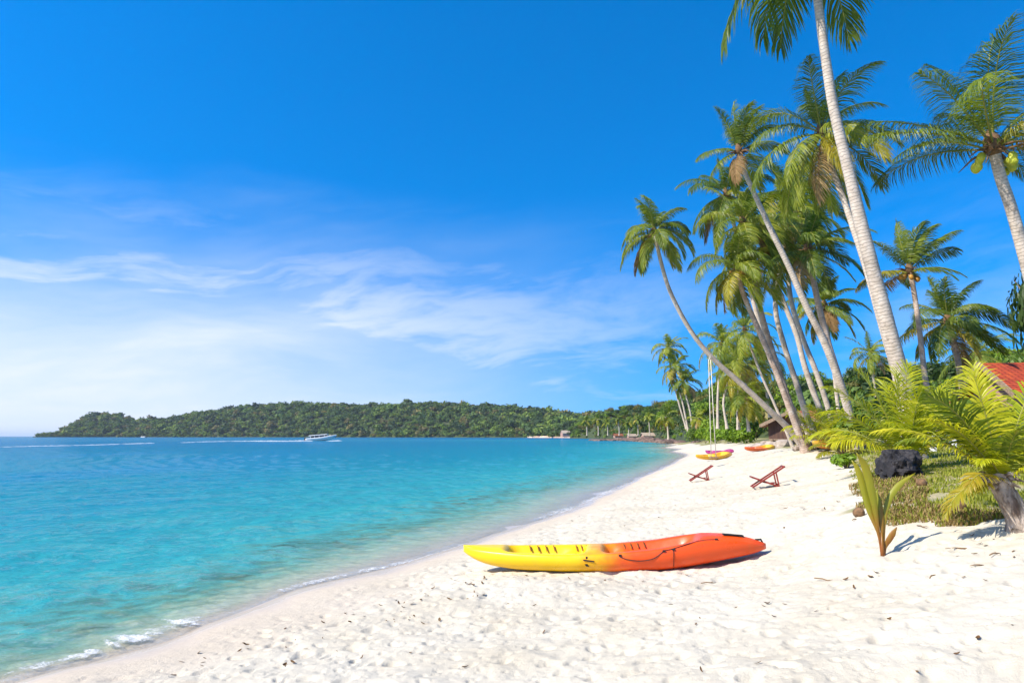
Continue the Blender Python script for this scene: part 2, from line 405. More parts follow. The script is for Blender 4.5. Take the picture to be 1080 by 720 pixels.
damp = q.rng(lvl, 0.22, 0.10)
sand = q.mix(q.math('MULTIPLY', damp, 0.55), dry, (.50, .41, .31, 1))
sand = q.mix(wetf, sand, (.50, .41, .315, 1))
sub = q.rng(pz, 0.0, -0.06)
sand = q.mix(q.rng(pz, 0.035, 0.012), sand, (.47, .37, .27, 1))
sand = q.mix(sub, sand, (.50, .475, .31, 1))
va = q.n('ShaderNodeAttribute'); va.attribute_name = 'veg'
soil = q.mix(q.rng(n2, 0.35, 0.65), (.22, .20, .05, 1), (.30, .23, .11, 1))
soil = q.mix(q.rng(n1, 0.45, 0.65), soil, (.15, .18, .035, 1))
colr = q.mix(va.outputs['Fac'], sand, soil)
h = q.math('ADD', q.math('MULTIPLY', n2, 0.8), q.math('MULTIPLY', n3, 0.25))
rough = q.math('SUBTRACT', 0.95, q.math('MULTIPLY', wetf, 0.74))
bst = q.n('ShaderNodeBump'); bst.inputs['Distance'].default_value = 0.035; q.put(bst.inputs['Height'], h)
q.put(bst.inputs['Strength'], q.rng(wetf, 0, 1, 0.75, 0.05, False))
p = pbsdf(q, colr, rough, bst.outputs[0], 0.35); q.t.links.new(p.outputs[0], out.inputs[0])
M['sand'] = m
beach = link('beach_ground', new_mesh('beach_ground', np.stack([X, Y, Z], -1), Q, m, attrs={'veg': veg}))
tag(beach, kind='structure')

# ------------------------------------------------------------------ water
us2 = np.concatenate([np.linspace(-6, -0.95, 60), np.linspace(-0.93, 0.40, 560), np.linspace(0.41, 6, 30)])
ys2 = np.concatenate([np.geomspace(0.8, 4.8, 30), np.geomspace(4.83, 40, 430), np.geomspace(40.3, 400, 90), np.geomspace(420, 30000, 30)])
X, Y, Q = grid_uv(us2, ys2)
dep = -np.where(Y < 420, base_z(X, np.minimum(Y, 419)), -6)
dep = np.where((Y > 250) & (X < 0.22 * Y), np.maximum(dep, 3.0), dep)
damp_ = sstep(-0.05, 0.35, dep) * (1 - sstep(60, 220, Y))
# little swells that run in towards the beach and bend along it
ca, sa = 0.80, -0.60
ph = (X * ca + Y * sa)
zw = 0.030 * np.sin(ph * 2.1 + 2.2 * fbm(X * .25, Y * .25, 5, 2)) + 0.050 * fbm(X * 1.1 + Y * .2, Y * .55, 61, 3) + 0.020 * fbm(X * 4, Y * 2.4, 71, 3)
zw = zw * damp_
zw = zw + 0.028 * np.exp(-((dep - 0.035) / 0.03) ** 2) * (1 - sstep(16, 40, Y)) * (0.6 + fbm(X * .7, Y * .7, 33, 2))
m, q, out = mat('sea_water')
geo = q.n('ShaderNodeNewGeometry'); pos = geo.outputs['Position']
da = q.n('ShaderNodeAttribute'); da.attribute_name = 'depth'; dp = da.outputs['Fac']
sp = q.vmath('MULTIPLY', pos, (0.75, 1.0, 1.0))
w1 = q.noise(sp, 2.4, 5, 0.6, 0.6); w2 = q.noise(sp, 0.55, 5, 0.6, 0.4); w3 = q.noise(sp, 9.0, 3, 0.6); w4 = q.noise(q.vmath('MULTIPLY', pos, (1, .25, 1)), 0.035, 5, 0.6)
dp2 = q.math('ADD', dp, q.math('MULTIPLY', q.math('SUBTRACT', w1, 0.5), q.math('MULTIPLY', q.rng(dp, 0, .6), 2.0)))
dp2 = q.math('ADD', dp2, q.math('MULTIPLY', q.math('SUBTRACT', w2, 0.5), q.math('MULTIPLY', q.rng(dp, 0, 1.5), 1.6)))
body = q.ramp(q.math('DIVIDE', dp2, 6.0), [(0.0, (.24, .46, .37)), (0.07, (.13, .42, .37)), (0.2, (.024, .265, .285)), (0.45, (.005, .19, .265)), (1.0, (.001, .135, .26))])
body = q.mix(q.rng(w4, 0.52, 0.66, 0, 0.35), body, (.006, .16, .36, 1))
opac = q.rng(dp2, -0.02, 1.25, 0.0, 0.96)
hh = q.math('ADD', q.math('MULTIPLY', w2, 1.6), q.math('ADD', w1, q.math('MULTIPLY', w3, 0.40)))
nrm = q.bump(hh, 0.9, 0.18); nsoft = q.bump(hh, 0.40, 0.10)
dif = q.n('ShaderNodeBsdfDiffuse'); q.put(dif.inputs['Color'], body); q.put(dif.inputs['Normal'], nsoft)
trn = q.n('ShaderNodeBsdfTransparent'); q.put(trn.inputs['Color'], q.mix(q.rng(dp2, 0, 1.0), (.97, .99, .98, 1), (.55, .95, .90, 1)))
mx = q.n('ShaderNodeMixShader'); q.put(mx.inputs[0], opac); q.t.links.new(trn.outputs[0], mx.inputs[1]); q.t.links.new(dif.outputs[0], mx.inputs[2])
gl = q.n('ShaderNodeBsdfGlossy'); q.put(gl.inputs['Normal'], nrm); gl.inputs['Roughness'].default_value = 0.06
fr = q.n('ShaderNodeFresnel'); fr.inputs['IOR'].default_value = 1.33; q.put(fr.inputs['Normal'], nrm)
fac = q.math('MINIMUM', q.math('MULTIPLY', fr.outputs[0], 0.72), 0.36)
m2 = q.n('ShaderNodeMixShader'); q.put(m2.inputs[0], fac); q.t.links.new(mx.outputs[0], m2.inputs[1]); q.t.links.new(gl.outputs[0], m2.inputs[2])
q.t.links.new(m2.outputs[0], out.inputs[0])
M['water'] = m
sea = link('sea_water', new_mesh('sea_water', np.stack([X, Y, zw], -1), Q, m, attrs={'depth': dep}))
tag(sea, kind='structure')

# foam where the small wave breaks and along the edge of the water
m, q, out = mat('sea_foam')
geo = q.n('ShaderNodeNewGeometry'); pos = geo.outputs['Position']; nz = q.noise(pos, 55, 8, 0.8); n2 = q.noise(pos, 11, 5, 0.65)
ca_ = q.n('ShaderNodeAttribute'); ca_.attribute_name = 'cover'
a_ = q.math('ADD', q.math('MULTIPLY', nz, .55), q.math('MULTIPLY', n2, .45))
al = q.rng(q.math('ADD', q.math('MULTIPLY', q.math('SUBTRACT', a_, .5), 4.2), ca_.outputs['Fac']), .30, 1.0, 0, .9)
b = pbsdf(q, (.84, .84, .82), 0.6, q.bump(nz, 0.9, 0.03), 0.3); tr = q.n('ShaderNodeBsdfTransparent'); mx = q.n('ShaderNodeMixShader')
q.put(mx.inputs[0], al); q.t.links.new(tr.outputs[0], mx.inputs[1]); q.t.links.new(b.outputs[0], mx.inputs[2]); q.t.links.new(mx.outputs[0], out.inputs[0])
M['foam'] = m
def foam(name, label, pts, width, height, cover, seed):
    """a lacy sheet of foam lying on the water edge, heaped up along its middle"""
    n, k = 420, 21; C = spline(pts, n)
    T = np.gradient(C, axis=0); T /= np.linalg.norm(T, axis=1, keepdims=True); Nn = np.stack([-T[:, 1], T[:, 0], 0 * T[:, 0]], -1)
    u = np.linspace(0, 1, n); amp = np.clip(.85 + .9 * fbm(u * 14, u * 0, seed, 3), .15, 1.5) * np.clip(np.minimum(u, 1 - u) * 9, 0.02, 1)
    f = np.linspace(-1, 1, k)
    mv = .35 * width * fbm(u * 14, u * 0 + 3, seed + 2, 3)
    P = C[:, None, :] + Nn[:, None, :] * (mv[:, None, None] + f[None, :, None] * width * amp[:, None, None])
    x, y = P[..., 0], P[..., 1]; prof = (1 - f * f)[None, :] * amp[:, None]
    bz = base_z(x, y); bz = np.where(bz < 0, bz * .2, bz)
    P[..., 2] = np.maximum(bz, .012) + .008 + height * prof * (.6 + 1.1 * fbm(x * 13, y * 13, seed + 5, 3)) + .012 * np.clip(fbm(x * 40, y * 40, seed + 9, 2), 0, 1) * prof
    cov = cover * prof ** .6
    i = np.arange(n - 1)[:, None] * k; j = np.arange(k - 1)[None]; Q = np.stack([i + j, i + j + 1, i + k + j + 1, i + k + j], -1).reshape(-1, 4)
    return tag(link(name, new_mesh(name, P.reshape(-1, 3), Q, M['foam'], attrs={'cover': cov.ravel()})), label, 'foam', None, 'stuff')
def sp_(px, py, dz=0): p = on(px, py, 0.0); return (p.x, p.y, dz)
foam('breaking_foam', 'white foam of a small wave breaking at the water edge lower left', [sp_(104, 683), sp_(128, 678), (sp_(160, 668)), sp_(190, 660), sp_(218, 651)], .26, .026, .80, 5)
foam('edge_foam', 'thin line of foam along the water edge beside the wet sand', [sp_(2, 714), sp_(40, 704), sp_(80, 694), sp_(108, 686)], .13, .010, .74, 6)
foam('edge_foam', 'thin broken foam line along the beach left of the large kayak', [sp_(280, 628), sp_(330, 615), sp_(390, 602), sp_(450, 588), sp_(510, 567)], .12, .008, .58, 8)
foam('edge_foam', 'small pale foam patch on the far shoreline before the deck chairs', [sp_(560, 550), sp_(600, 537), sp_(636, 522), sp_(670, 507)], .25, .01, .50, 9)

# ------------------------------------------------------------------ hills with forest
def leaf_puff(rr, n, clusters, rx, rz, leaf, flat=0.6):
    """crown template around the origin: clusters of leaf-sized quads through an uneven volume"""
    V = []; 
    cs = rr.normal(0, 1, (clusters, 3)); cs /= np.linalg.norm(cs, axis=1, keepdims=True)
    cs *= rr.uniform(0.35, 0.95, (clusters, 1)) ; cs[:, 2] = np.abs(cs[:, 2]) * 0.9 - 0.25 * rr.random(clusters)
    cs *= np.array([rx, rx, rz]) * 0.72
    per = n // clusters
    for c in cs:
        r = rr.uniform(0.28, 0.52) * rx
        d = rr.normal(0, 1, (per, 3)); d /= np.linalg.norm(d, axis=1, keepdims=True)
        p = c + d * r * rr.uniform(0.55, 1.0, (per, 1)) * np.array([1, 1, flat])
        nrm = d + rr.normal(0, .55, (per, 3)) + np.array([0, 0, .35]); nrm /= np.linalg.norm(nrm, axis=1, keepdims=True)
        a = np.cross(nrm, rr.normal(0, 1, (per, 3))); a /= np.linalg.norm(a, axis=1, keepdims=True); b = np.cross(nrm, a)
        s = leaf * rr.uniform(.6, 1.3, (per, 1))
        V.append(np.stack([p - a * s, p + b * s * .45 - a * s * .1, p + a * s, p - b * s * .45 + a * s * .1], 1))
    V = np.concatenate(V).reshape(-1, 3)
    return V, np.arange(len(V)).reshape(-1, 4)

def hill_surface(cols, nt_=14):
    """cols: (px, coast depth, coast z, ridge depth, ridge top row, tree height); returns sampler(px 0..1 t) and mesh arrays"""
    cols = np.array(cols, float)
    def sample(px, t):
        v = [np.interp(px, cols[:, 0], cols[:, k]) for k in range(1, 6)]
        dc, zc, dr, rowtop, th = v
        zr = np.array([at(float(a), float(b), float(c)).z for a, b, c in zip(np.atleast_1d(px), np.atleast_1d(rowtop), np.atleast_1d(dr))]) - th
        zr = np.maximum(zr, zc + 0.2)
        t = np.atleast_1d(t)
        Yd = dc + (dr - dc) * t
        zz = zc + (zr - zc) * np.sin(np.clip(t, 0, 1.6) * math.pi / 2) ** 0.9
        d0 = (np.atleast_1d(px) - 540.0) / F
        c, s = math.cos(PITCH), math.sin(PITCH)
        return np.stack([d0 * Yd / 1.0 / (c + 0 * s) , Yd, zz], -1)
    return sample
def hill_mesh(name, sample, p0, p1, n, m_, mt=14):
    pxs = np.linspace(p0, p1, n); ts = np.linspace(0, 1.5, mt); V = []
    for t in ts: V.append(sample(pxs, np.full(n, t)))
    V = np.concatenate(V)
    V[:, 2] += 0
    i = np.arange(mt - 1)[:, None] * n; j = np.arange(n - 1)[None]
    Q = np.stack([i + j, i + j + 1, i + n + j + 1, i + n + j], -1).reshape(-1, 4)
    skirt = sample(pxs, np.zeros(n)); skirt[:, 2] = -2.0
    b = len(V); V = np.concatenate([V, skirt]); jj = np.arange(n - 1)
    Q = np.concatenate([Q, np.stack([b + jj, b + jj + 1, jj + 1, jj], -1)])
    return tag(link(name, new_mesh(name, V, Q, m_)), kind='structure')
M['hill_soil'] = simple('hill_undergrowth', (.045, .065, .016), (.03, .04, .014), 0.9, .08)

far_cols = [(44, 1500, .3, 1510, 459, 2), (62, 1500, .3, 1520, 456, 5), (78, 1500, .3, 1540, 450, 8), (95, 1490, .3, 1560, 438, 11), (112, 1480, .3, 1570, 433, 12), (132, 1470, .3, 1580, 435, 12), (146, 1460, .3, 1590, 440, 12), (170, 1440, .3, 1590, 440, 12), (200, 1420, .3, 1580, 435, 13),
            (240, 1390, .3, 1560, 428, 13), (290, 1340, .3, 1540, 423, 13), (330, 1300, .3, 1500, 422, 13), (370, 1260, .3, 1460, 424, 13), (420, 1200, .3, 1400, 423, 13), (470, 1130, .3, 1330, 422, 13), (520, 1050, .4, 1240, 425, 12), (560, 960, .4, 1150, 428, 12),
            (600, 860, .5, 1050, 433, 11), (630, 780, .5, 980, 434, 11), (700, 700, .6, 900, 436, 10), (760, 650, .6, 850, 436, 10)]
fs = hill_surface(far_cols)
hill_mesh('far_hills', fs, 44, 760, 120, M['hill_soil'])
rr = np.random.default_rng(3)
temps = [leaf_puff(rr, 110, 9, 1.0, 0.85, 0.21) for _ in range(8)]
def forest_stuff(name, label, sample, p0, p1, count, size, tmax=1.05, seed=4):
    rr = np.random.default_rng(seed); Vs, Qs, Ts = [], [], []; base = 0
    px = rr.uniform(p0, p1, count); t = rr.beta(1.1, 1.2, count) * tmax
    P = sample(px, t)
    for i in range(count):
        V, Qd = temps[rr.integers(0, 8)]
        s = (rr.uniform(*size) if rr.random() < .8 else size[1] * rr.uniform(.95, 1.45)) * (0.5 if px[i] < 75 else 1.0) * (1.25 if rr.random() < .10 else 1)
        a = rr.uniform(0, 6.28); c, sn = math.cos(a), math.sin(a)
        v = V * np.array([s, s, s * rr.uniform(.75, 1.2)]); v = np.stack([v[:, 0] * c - v[:, 1] * sn, v[:, 0] * sn + v[:, 1] * c, v[:, 2]], -1)
        v += P[i] + np.array([0, 0, s * rr.uniform(.15, .6)])
        k = rr.random()
        tint = np.array([.030, .055, .020]) if k < .35 else np.array([.05, .088, .02]) if k < .72 else np.array([.085, .13, .024]) if k < .9 else np.array([.10, .095, .035])
        tint = tint * rr.uniform(1.1, 2.2) * np.array([1.1, 1, 1])
        Vs.append(v); Qs.append(Qd + base); base += len(v); Ts.append(np.tile([*tint, 1], (len(v), 1)))
    o = link(name, new_mesh(name, np.concatenate(Vs), np.concatenate(Qs), M['hill_leaf'], None, False, {'tint': np.concatenate(Ts)}))
    return tag(o, label, 'forest', None, 'stuff')
forest_stuff('hill_forest', 'dense green forest covering the far headland across the bay', fs, 48, 700, 4600, (5, 9.5))
# fringe of low growth at the far waterline
forest_stuff('shore_scrub', 'low green scrub along the far waterline below the hill forest', fs, 50, 660, 700, (3.0, 5.0), 0.05, 8)

near_cols = [(600, 640, .4, 720, 453, 3), (620, 580, .5, 680, 442, 6), (645, 480, .6, 570, 428, 8), (660, 420, .6, 510, 427, 8), (690, 300, .7, 400, 424, 7.5), (720, 205, .9, 300, 414, 7), (745, 165, 1.4, 255, 406, 6.5), (800, 120, 1.9, 210, 402, 6.5),
             (850, 105, 2.2, 190, 400, 6), (900, 95, 2.3, 170, 394, 6), (960, 85, 2.3, 150, 390, 6), (1030, 75, 2.3, 135, 378, 6), (1100, 70, 2.3, 125, 366, 6), (1400, 60, 2.3, 110, 330, 6)]
ns = hill_surface(near_cols)
hill_mesh('near_hills', ns, 600, 1400, 90, M['hill_soil'])

forest_stuff('undergrowth', 'mixed green undergrowth covering the slope behind the beach palms', ns, 600, 1250, 3000, (1.6, 3.2), 1.3, 14)
# broadleaf trees: a few of each look, then copies
rr = np.random.default_rng(21)
def tree_template(kind, mi):
    V, Qd = leaf_puff(rr, 1100 if kind != 'bush' else 800, 15, 1.0, 0.85 if kind != 'bush' else 0.6, 0.085 if kind != 'bush' else .10)
    tp = MB()
    if kind != 'bush':
        tp.tube([(0, 0, -1.3), (.03, 0, -.7), (0, .02, -.2), (.02, 0, .25)], [.075, .06, .05, .02], 7)
        for k in range(5):
            a = k * 1.26 + rr.uniform(0, .5); tp.tube([(0, 0, -.55 + .1 * k), (.3 * math.cos(a), .3 * math.sin(a), -.15 + .08 * k), (.62 * math.cos(a), .62 * math.sin(a), .10 + .06 * k)], [.035, .025, .008], 5)
    else:
        for k in range(5):
            a = k * 1.26; tp.tube([(0, 0, -.55), (.25 * math.cos(a), .25 * math.sin(a), -.2), (.5 * math.cos(a), .5 * math.sin(a), .1)], [.03, .022, .008], 5)
    cm = new_mesh('crown', V, Qd, M['tree_leaf'][mi], None, False)
    tm = new_mesh('trunk' if kind != 'bush' else 'stem', tp.v, tp.f, M['bark'])
    return cm, tm
TT = {(k, mi, v): tree_template(k, mi) for k in ('tree', 'bush') for mi in range(4) for v in range(2)}
CN = ['dark green', 'mid green', 'bright green', 'olive']
def tree(pos, s, kind, mi, label, group, name=None, sz=1.0):
    cm, tm = TT[(kind, mi, rnd.randrange(2))]
    foot = 1.3 if kind == 'tree' else .5
    o = thing(name or ('broadleaf_tree' if kind == 'tree' else 'shrub'), label, 'tree' if kind == 'tree' else 'shrub', pos, group, rnd.uniform(0, 6.28))
    for nm, me in (('crown', cm), ('trunk' if kind == 'tree' else 'stem', tm)):
        c = link(nm, me, o, (0, 0, foot * s * sz * .92)); c.scale = (s, s, s * sz)
    return o
zones = [(600, 690, 70, 'beyond the dark shore rocks'), (690, 760, 55, 'behind the far tall palms'), (760, 880, 60, 'on the slope behind the leaning trunks'), (880, 1000, 45, 'behind the foreground young palm'), (1000, 1130, 45, 'on the slope behind the red roof')]
for p0, p1, n, where in zones:
    for i in range(n):
        px = rnd.uniform(p0, p1); t = rnd.betavariate(1.0, 1.1) * 1.02
        p = ns(np.array([px]), np.array([t]))[0]
        d = p[1]; s = rnd.uniform(2.2, 4.2) * (1.0 if d < 250 else 1.25); mi = rnd.choices(range(4), (.30, .36, .2, .14))[0]
        if t < .12: mi = rnd.choice((1, 2, 2)); s *= .7
        tree((p[0], p[1], p[2] - .4), s, 'tree' if t > .08 else 'bush', mi, f'{CN[mi]} {"tree" if t > .08 else "shrub"} in the wood {where}', f'{CN[mi]} {"trees" if t > .08 else "shrubs"} {where}')

# ------------------------------------------------------------------ coconut palms
WIND = np.array([0.95, 0.15, 0.12])
def frond_geo(L, az, el, droop, rr, nl=44, ll=0.30, lw=0.030, sag=0.7, wind=0.25, segs=14, rach=0.022, fan=0.0, base0=0.14):
    d = np.array([math.cos(az) * math.cos(el), math.sin(az) * math.cos(el), math.sin(el)])
    side0 = np.array([-math.sin(az), math.cos(az), 0.0])
    p = np.zeros(3); P, D = [p.copy()], [d.copy()]
    for k in range(segs):
        t = (k + .5) / segs
        d = d + (np.array([0, 0, -1.0]) * droop * (0.4 + 1.5 * t) + WIND * wind * (0.3 + t)) / segs
        d /= np.linalg.norm(d); p = p + d * L / segs; P.append(p.copy()); D.append(d.copy())
    P, D = np.array(P), np.array(D)
    tw = rr.normal(0, .35)
    ts = np.linspace(base0, 1.0, nl); idx = ts * segs
    def lerp(A, x):
        i = np.minimum(x.astype(int), segs - 1); f = (x - i)[:, None]; return A[i] * (1 - f) + A[i + 1] * f
    Vs, Qs = [], []; base = 0
    V0, Q0, _ = tube(P, np.linspace(rach, rach * .2, len(P)), 5)
    Vs.append(V0); Qs.append(Q0); mi = [np.ones(len(Q0), int)]; base = len(V0)
    for sgn in (-1, 1):
        x = np.clip(idx + rr.normal(0, .06, nl), 0, segs - 1e-4)
        b, dd = lerp(P, x), lerp(D, x); dd /= np.linalg.norm(dd, axis=1, keepdims=True)
        sd = side0 - dd * (dd @ side0)[:, None]; sd /= np.maximum(np.linalg.norm(sd, axis=1, keepdims=True), 1e-5)
        nn = np.cross(sd, dd); nn *= np.sign(nn[:, 2:3] + 1e-3)
        c, s = np.cos(tw * ts)[:, None], np.sin(tw * ts)[:, None]; sd, nn = sd * c + nn * s, nn * c - sd * s
        A = (np.interp(ts, [0, .5, 1], [1.25, .95, .35]) + rr.normal(0, .06, nl))[:, None]
        l = (ll * L * np.interp(ts, [.1, .25, .5, .8, 1], [.45, .85, 1, .75, .38]) * rr.uniform(.82, 1.08, nl))[:, None]
        l = np.where(rr.random((nl, 1)) < .04, l * .4, l)
        dir0 = dd * np.cos(A) + sd * sgn * np.sin(A) + nn * .16 + np.array([0, 0, -.18])
        dir0 /= np.linalg.norm(dir0, axis=1, keepdims=True)
        wv = dd - dir0 * (dd * dir0).sum(1, keepdims=True); wv = wv + nn * rr.normal(0, .25, (nl, 1)); wv /= np.linalg.norm(wv, axis=1, keepdims=True)
        pts = [b]; dv = dir0; sg = sag * rr.uniform(.7, 1.3, (nl, 1))
        for k, f in enumerate((.34, .36, .30)):
            pts.append(pts[-1] + dv * l * f)
            dv = dv + np.array([0, 0, -1.0]) * sg * (.45 + .3 * k) + WIND * wind * 1.3 + rr.normal(0, .05, (nl, 3)); dv /= np.linalg.norm(dv, axis=1, keepdims=True)
        w = lw * (0.6 + .4 * l / (ll * L)) / 2
        ring = [q_ + wv * w * f * s2 for q_, f in zip(pts, (.7, 1.0, .8, .08)) for s2 in (-1, 1)]
        V = np.stack(ring, 1); n8 = np.arange(nl)[:, None] * 8 + base
        for k in range(3): Qs.append(np.concatenate([n8 + 2 * k, n8 + 2 * k + 1, n8 + 2 * k + 3, n8 + 2 * k + 2], 1)); mi.append(np.zeros(nl, int))
        Vs.append(V.reshape(-1, 3)); base += nl * 8
    return np.concatenate(Vs), np.concatenate(Qs), np.concatenate(mi)

def trunk_part(root, path, r0, r1, mt, flare=1.55, seg=12, n=90):
    C = spline(path, n) - np.array(root.location); ln = np.concatenate([[0], np.cumsum(np.linalg.norm(np.diff(C, axis=0), axis=1))])
    t = ln / ln[-1]; r = r0 + (r1 - r0) * t ** .8; r = r * (1 + (flare - 1) * np.exp(-ln / .45))
    r = r * (1 + .022 * (np.arange(n) % 2)) * (1 + .06 * fbm(ln * 1.3, ln * 0 + root.location.x, 4, 2))
    V, Q, ri = tube(C, r, seg)
    return link('trunk', new_mesh('trunk', V, Q, mt, attrs={'along': ln[ri]}), root)

def palm(label, path, Yb, Yt, wb, wt, Lpx, n=24, seed=0, leaf='frond', yellow=.10, dry=.03, el_hi=85, el_lo=-34, droop=1.4, wind=.40, coco=0, coco_m='coco',
         skirt=0, joined=False, nl=88, sag=1.25, trunk='trunk', lw=None, ll=.33, dirs=None, foot=True, group='coconut palms leaning over the beach', ground_px=None):
    """path: pixels from the foot to the heart of the crown, each given its own depth between Yb and Yt"""
    rr = np.random.default_rng(100 + seed); k = len(path)
    P = [at(px, py, Yb + (Yt - Yb) * i / (k - 1)) for i, (px, py) in enumerate(path)]
    if foot:
        b = P[0]; zg = gz(b.x, b.y); 
        if b.z > zg + .05:
            dv = (P[0] - P[1]).normalized(); dv.z = min(dv.z, -.25); step = (b.z - zg) / -dv.z
            b = b + dv * min(step, 6) ; zg = gz(b.x, b.y)
            P = [Vector((b.x, b.y, zg - .08))] + P
        else: P[0] = Vector((b.x, b.y, zg - .08))
    root = thing('coconut_palm', label, 'palm tree', P[0], group)
    trunk_part(root, P, wb * .84 * Yb / F / 2, wt * .9 * Yt / F / 2, M[trunk], seg=12 if not joined else 7, n=90 if not joined else 24)
    H = P[-1] - Vector(root.location); L = Lpx * Yt / F; ax = (P[-1] - P[-2]).normalized()
    parts = []
    for i in range(n):
        f = (i + .5) / n
        azm = i * 2.39996 + rr.normal(0, .18) + seed
        el = R(el_hi + (el_lo - el_hi) * f ** .85) + rr.normal(0, .10)
        l = L * np.interp(f, [0, .15, .6, 1], [.55, .95, 1.05, .85]) * rr.uniform(.88, 1.1)
        if dirs and i < len(dirs): azm, el, l = R(dirs[i][0]), R(dirs[i][1]), L * dirs[i][2]
        mt = 'frond_dry' if f > 1 - dry else 'frond_yellow' if f > .55 and rr.random() < yellow * 2 else leaf
        V, Q, mi = frond_geo(l, azm, el, droop * np.interp(f, [0, .3, 1], [.35, .9, 1.0]) * rr.uniform(.8, 1.25), rr, nl, ll, lw or max(.022, .80 * Yt / F), sag, wind, 12, max(.016, .011 * L), base0=.16)
        V = V + np.array(H) + np.array(ax) * (-.02 - .10 * f) * L * .6
        parts.append((V, Q, mi, mt))
    if joined:
        for mt in sorted({p_[3] for p_ in parts}):
            pp = [p_ for p_ in parts if p_[3] == mt]; off = 0; Vs, Qs, ms = [], [], []
            for V, Q, mi, _ in pp: Vs.append(V); Qs.append(Q + off); ms.append(mi); off += len(V)
            link('crown' if mt == leaf else 'old_fronds', new_mesh('crown', np.concatenate(Vs), np.concatenate(Qs), [M[mt], M['stalk']], np.concatenate(ms), False), root)
    else:
        for V, Q, mi, mt in parts:
            o = link('frond', new_mesh('frond', V, Q, [M[mt], M['stalk_dry' if mt == 'frond_dry' else 'stalk']], mi, False), root)
            if mt == 'frond_dry': o['label'] = 'dry brown hanging frond'
        # fibrous heart where the stalks join
        hb = MB()
        hb.tube([H - ax * .09 * L, H - ax * .03 * L, H + ax * .05 * L, H + ax * .12 * L], [wt * Yt / F * .5, wt * Yt / F * .85, wt * Yt / F * .65, wt * Yt / F * .2], 8)
        for j in range(9 + skirt):
            a = rr.uniform(0, 6.28); l = rr.uniform(.07, .2) * L * (1.4 if skirt else 1); dn = rr.uniform(-.9, .4)
            e = Vector((math.cos(a), math.sin(a), dn)).normalized()
            hb.tube([H - ax * .03 * L, H - ax * .03 * L + e * l * .6, H + e * l + Vector((0, 0, -.3 * l))], [.03, .028, .008], 5)
        hb.build('crown_heart', M['fibre'], root, True)
    for j in range(coco):
        a = j * 2.1 + rr.uniform(0, 1); rad = .10 * L + rr.uniform(0, .06) * L
        c = H - ax * (.10 + rr.uniform(0, .10)) * L + Vector((math.cos(a) * rad, math.sin(a) * rad, 0))
        r = rr.uniform(.085, .115); th = np.linspace(0, math.pi, 7)
        V, Q, _ = tube([(0, 0, r * 1.25 * math.cos(x)) for x in th], [max(r * math.sin(x), .004) for x in th], 8)
        o = link('coconut', new_mesh('coconut', V, Q, M[coco_m]), root, c); o.rotation_euler = (rr.normal(0, .4), rr.normal(0, .4), 0)
    return root

palm('slender palm leaning far out over the water and carrying the rope swing', [(845, 468), (830, 450), (810, 431), (780, 403), (752, 378), (728, 348), (707, 308), (696, 272), (690, 243)], 29, 27, 8.5, 4.2, 52, 20, 1, yellow=.10, wind=.12, droop=2.0, skirt=3)
palm('tall palm with sparse windblown crown and brown husk skirt under its fronds', [(897, 440), (888, 410), (870, 362), (850, 322), (832, 281), (812, 240), (795, 203), (783, 176), (779, 158)], 24, 23, 11.5, 5.2, 60, 15, 2, yellow=.10, dry=.07, wind=.35, droop=1.2, el_hi=80, skirt=16,
     dirs=[(180, 82, .95), (0, 76, 1), (10, 58, 1), (185, 12, .85), (350, 28, .9), (200, 66, .9), (90, 70, 1), (270, 78, .9), (30, 82, 1), (340, 66, 1)])
palm('tall palm with big round crown directly behind the thick pale trunk', [(948, 405), (930, 342), (915, 287), (900, 240), (887, 203), (874, 168), (866, 138)], 17, 18, 10, 6.5, 94, 25, 3, yellow=.10, wind=.30, droop=1.5, coco=5, el_lo=-60)
palm('tallest palm with thick pale trunk whose crown leaves the top of the picture', [(956, 432), (950, 396), (936, 342), (922, 290), (908, 235), (895, 180), (880, 118), (872, 70), (865, 20), (858, -40), (854, -86)], 16.5, 15.5, 22, 8.5, 150, 22, 4, leaf='frond', yellow=.2, dry=.0, wind=.15, droop=1.5, nl=56, sag=1.5, ll=.40, lw=.05, coco=0,
     dirs=[(186, 8, .80), (8, 20, .9), (200, 20, .75), (262, -30, .55), (338, 5, .70), (172, 30, 1.), (235, 0, .6), (285, -20, .55), (60, 40, 1)])
palm('palm at the right edge with yellow coconuts and windswept upright fronds', [(1112, 420), (1098, 340), (1080, 268), (1066, 218), (1055, 186), (1047, 152)], 16, 15.5, 17, 12.5, 136, 17, 5, leaf='frond_dark', yellow=.12, dry=.06, wind=.32, droop=1.05, coco=14, el_hi=78, el_lo=10, nl=84, skirt=10,
     dirs=[(180, 16, 1.0), (165, 30, 1.0), (120, 70, 1.15), (60, 80, 1.2), (200, 45, .95), (240, 65, 1.0), (0, 55, 1.0), (350, 20, 1.0), (270, 20, .6), (90, 60, 1.1)])
palm('palm with brown spathes under a crown swept right by the wind', [(991, 478), (985, 442), (976, 400), (970, 350), (964, 308), (959, 284)], 26, 26, 7, 5.5, 62, 15, 6, leaf='frond_dark', yellow=.2, wind=.5, droop=1.0, trunk='trunk_brown', skirt=16, coco=5, coco_m='coco_orange', el_hi=70, el_lo=0, dry=.07,
     dirs=[(0, 70, 1.0), (350, 55, 1.1), (10, 40, 1.1), (180, 75, .9), (190, 45, .9), (90, 75, 1), (270, 80, .9), (20, 60, 1.1), (340, 80, 1)])
palm('dark crowned palm just left of the red tiled roof', [(1018, 432), (1011, 385), (1005, 358), (1000, 336)], 30, 30, 7.5, 6, 62, 22, 7, leaf='frond_dark', yellow=.2, wind=.4, trunk='trunk_brown')
palm('small distant palm in the gap right of the thick pale trunk', [(925, 425), (921, 398), (918, 372)], 60, 60, 3.2, 2.6, 30, 18, 8, yellow=.2, nl=30)
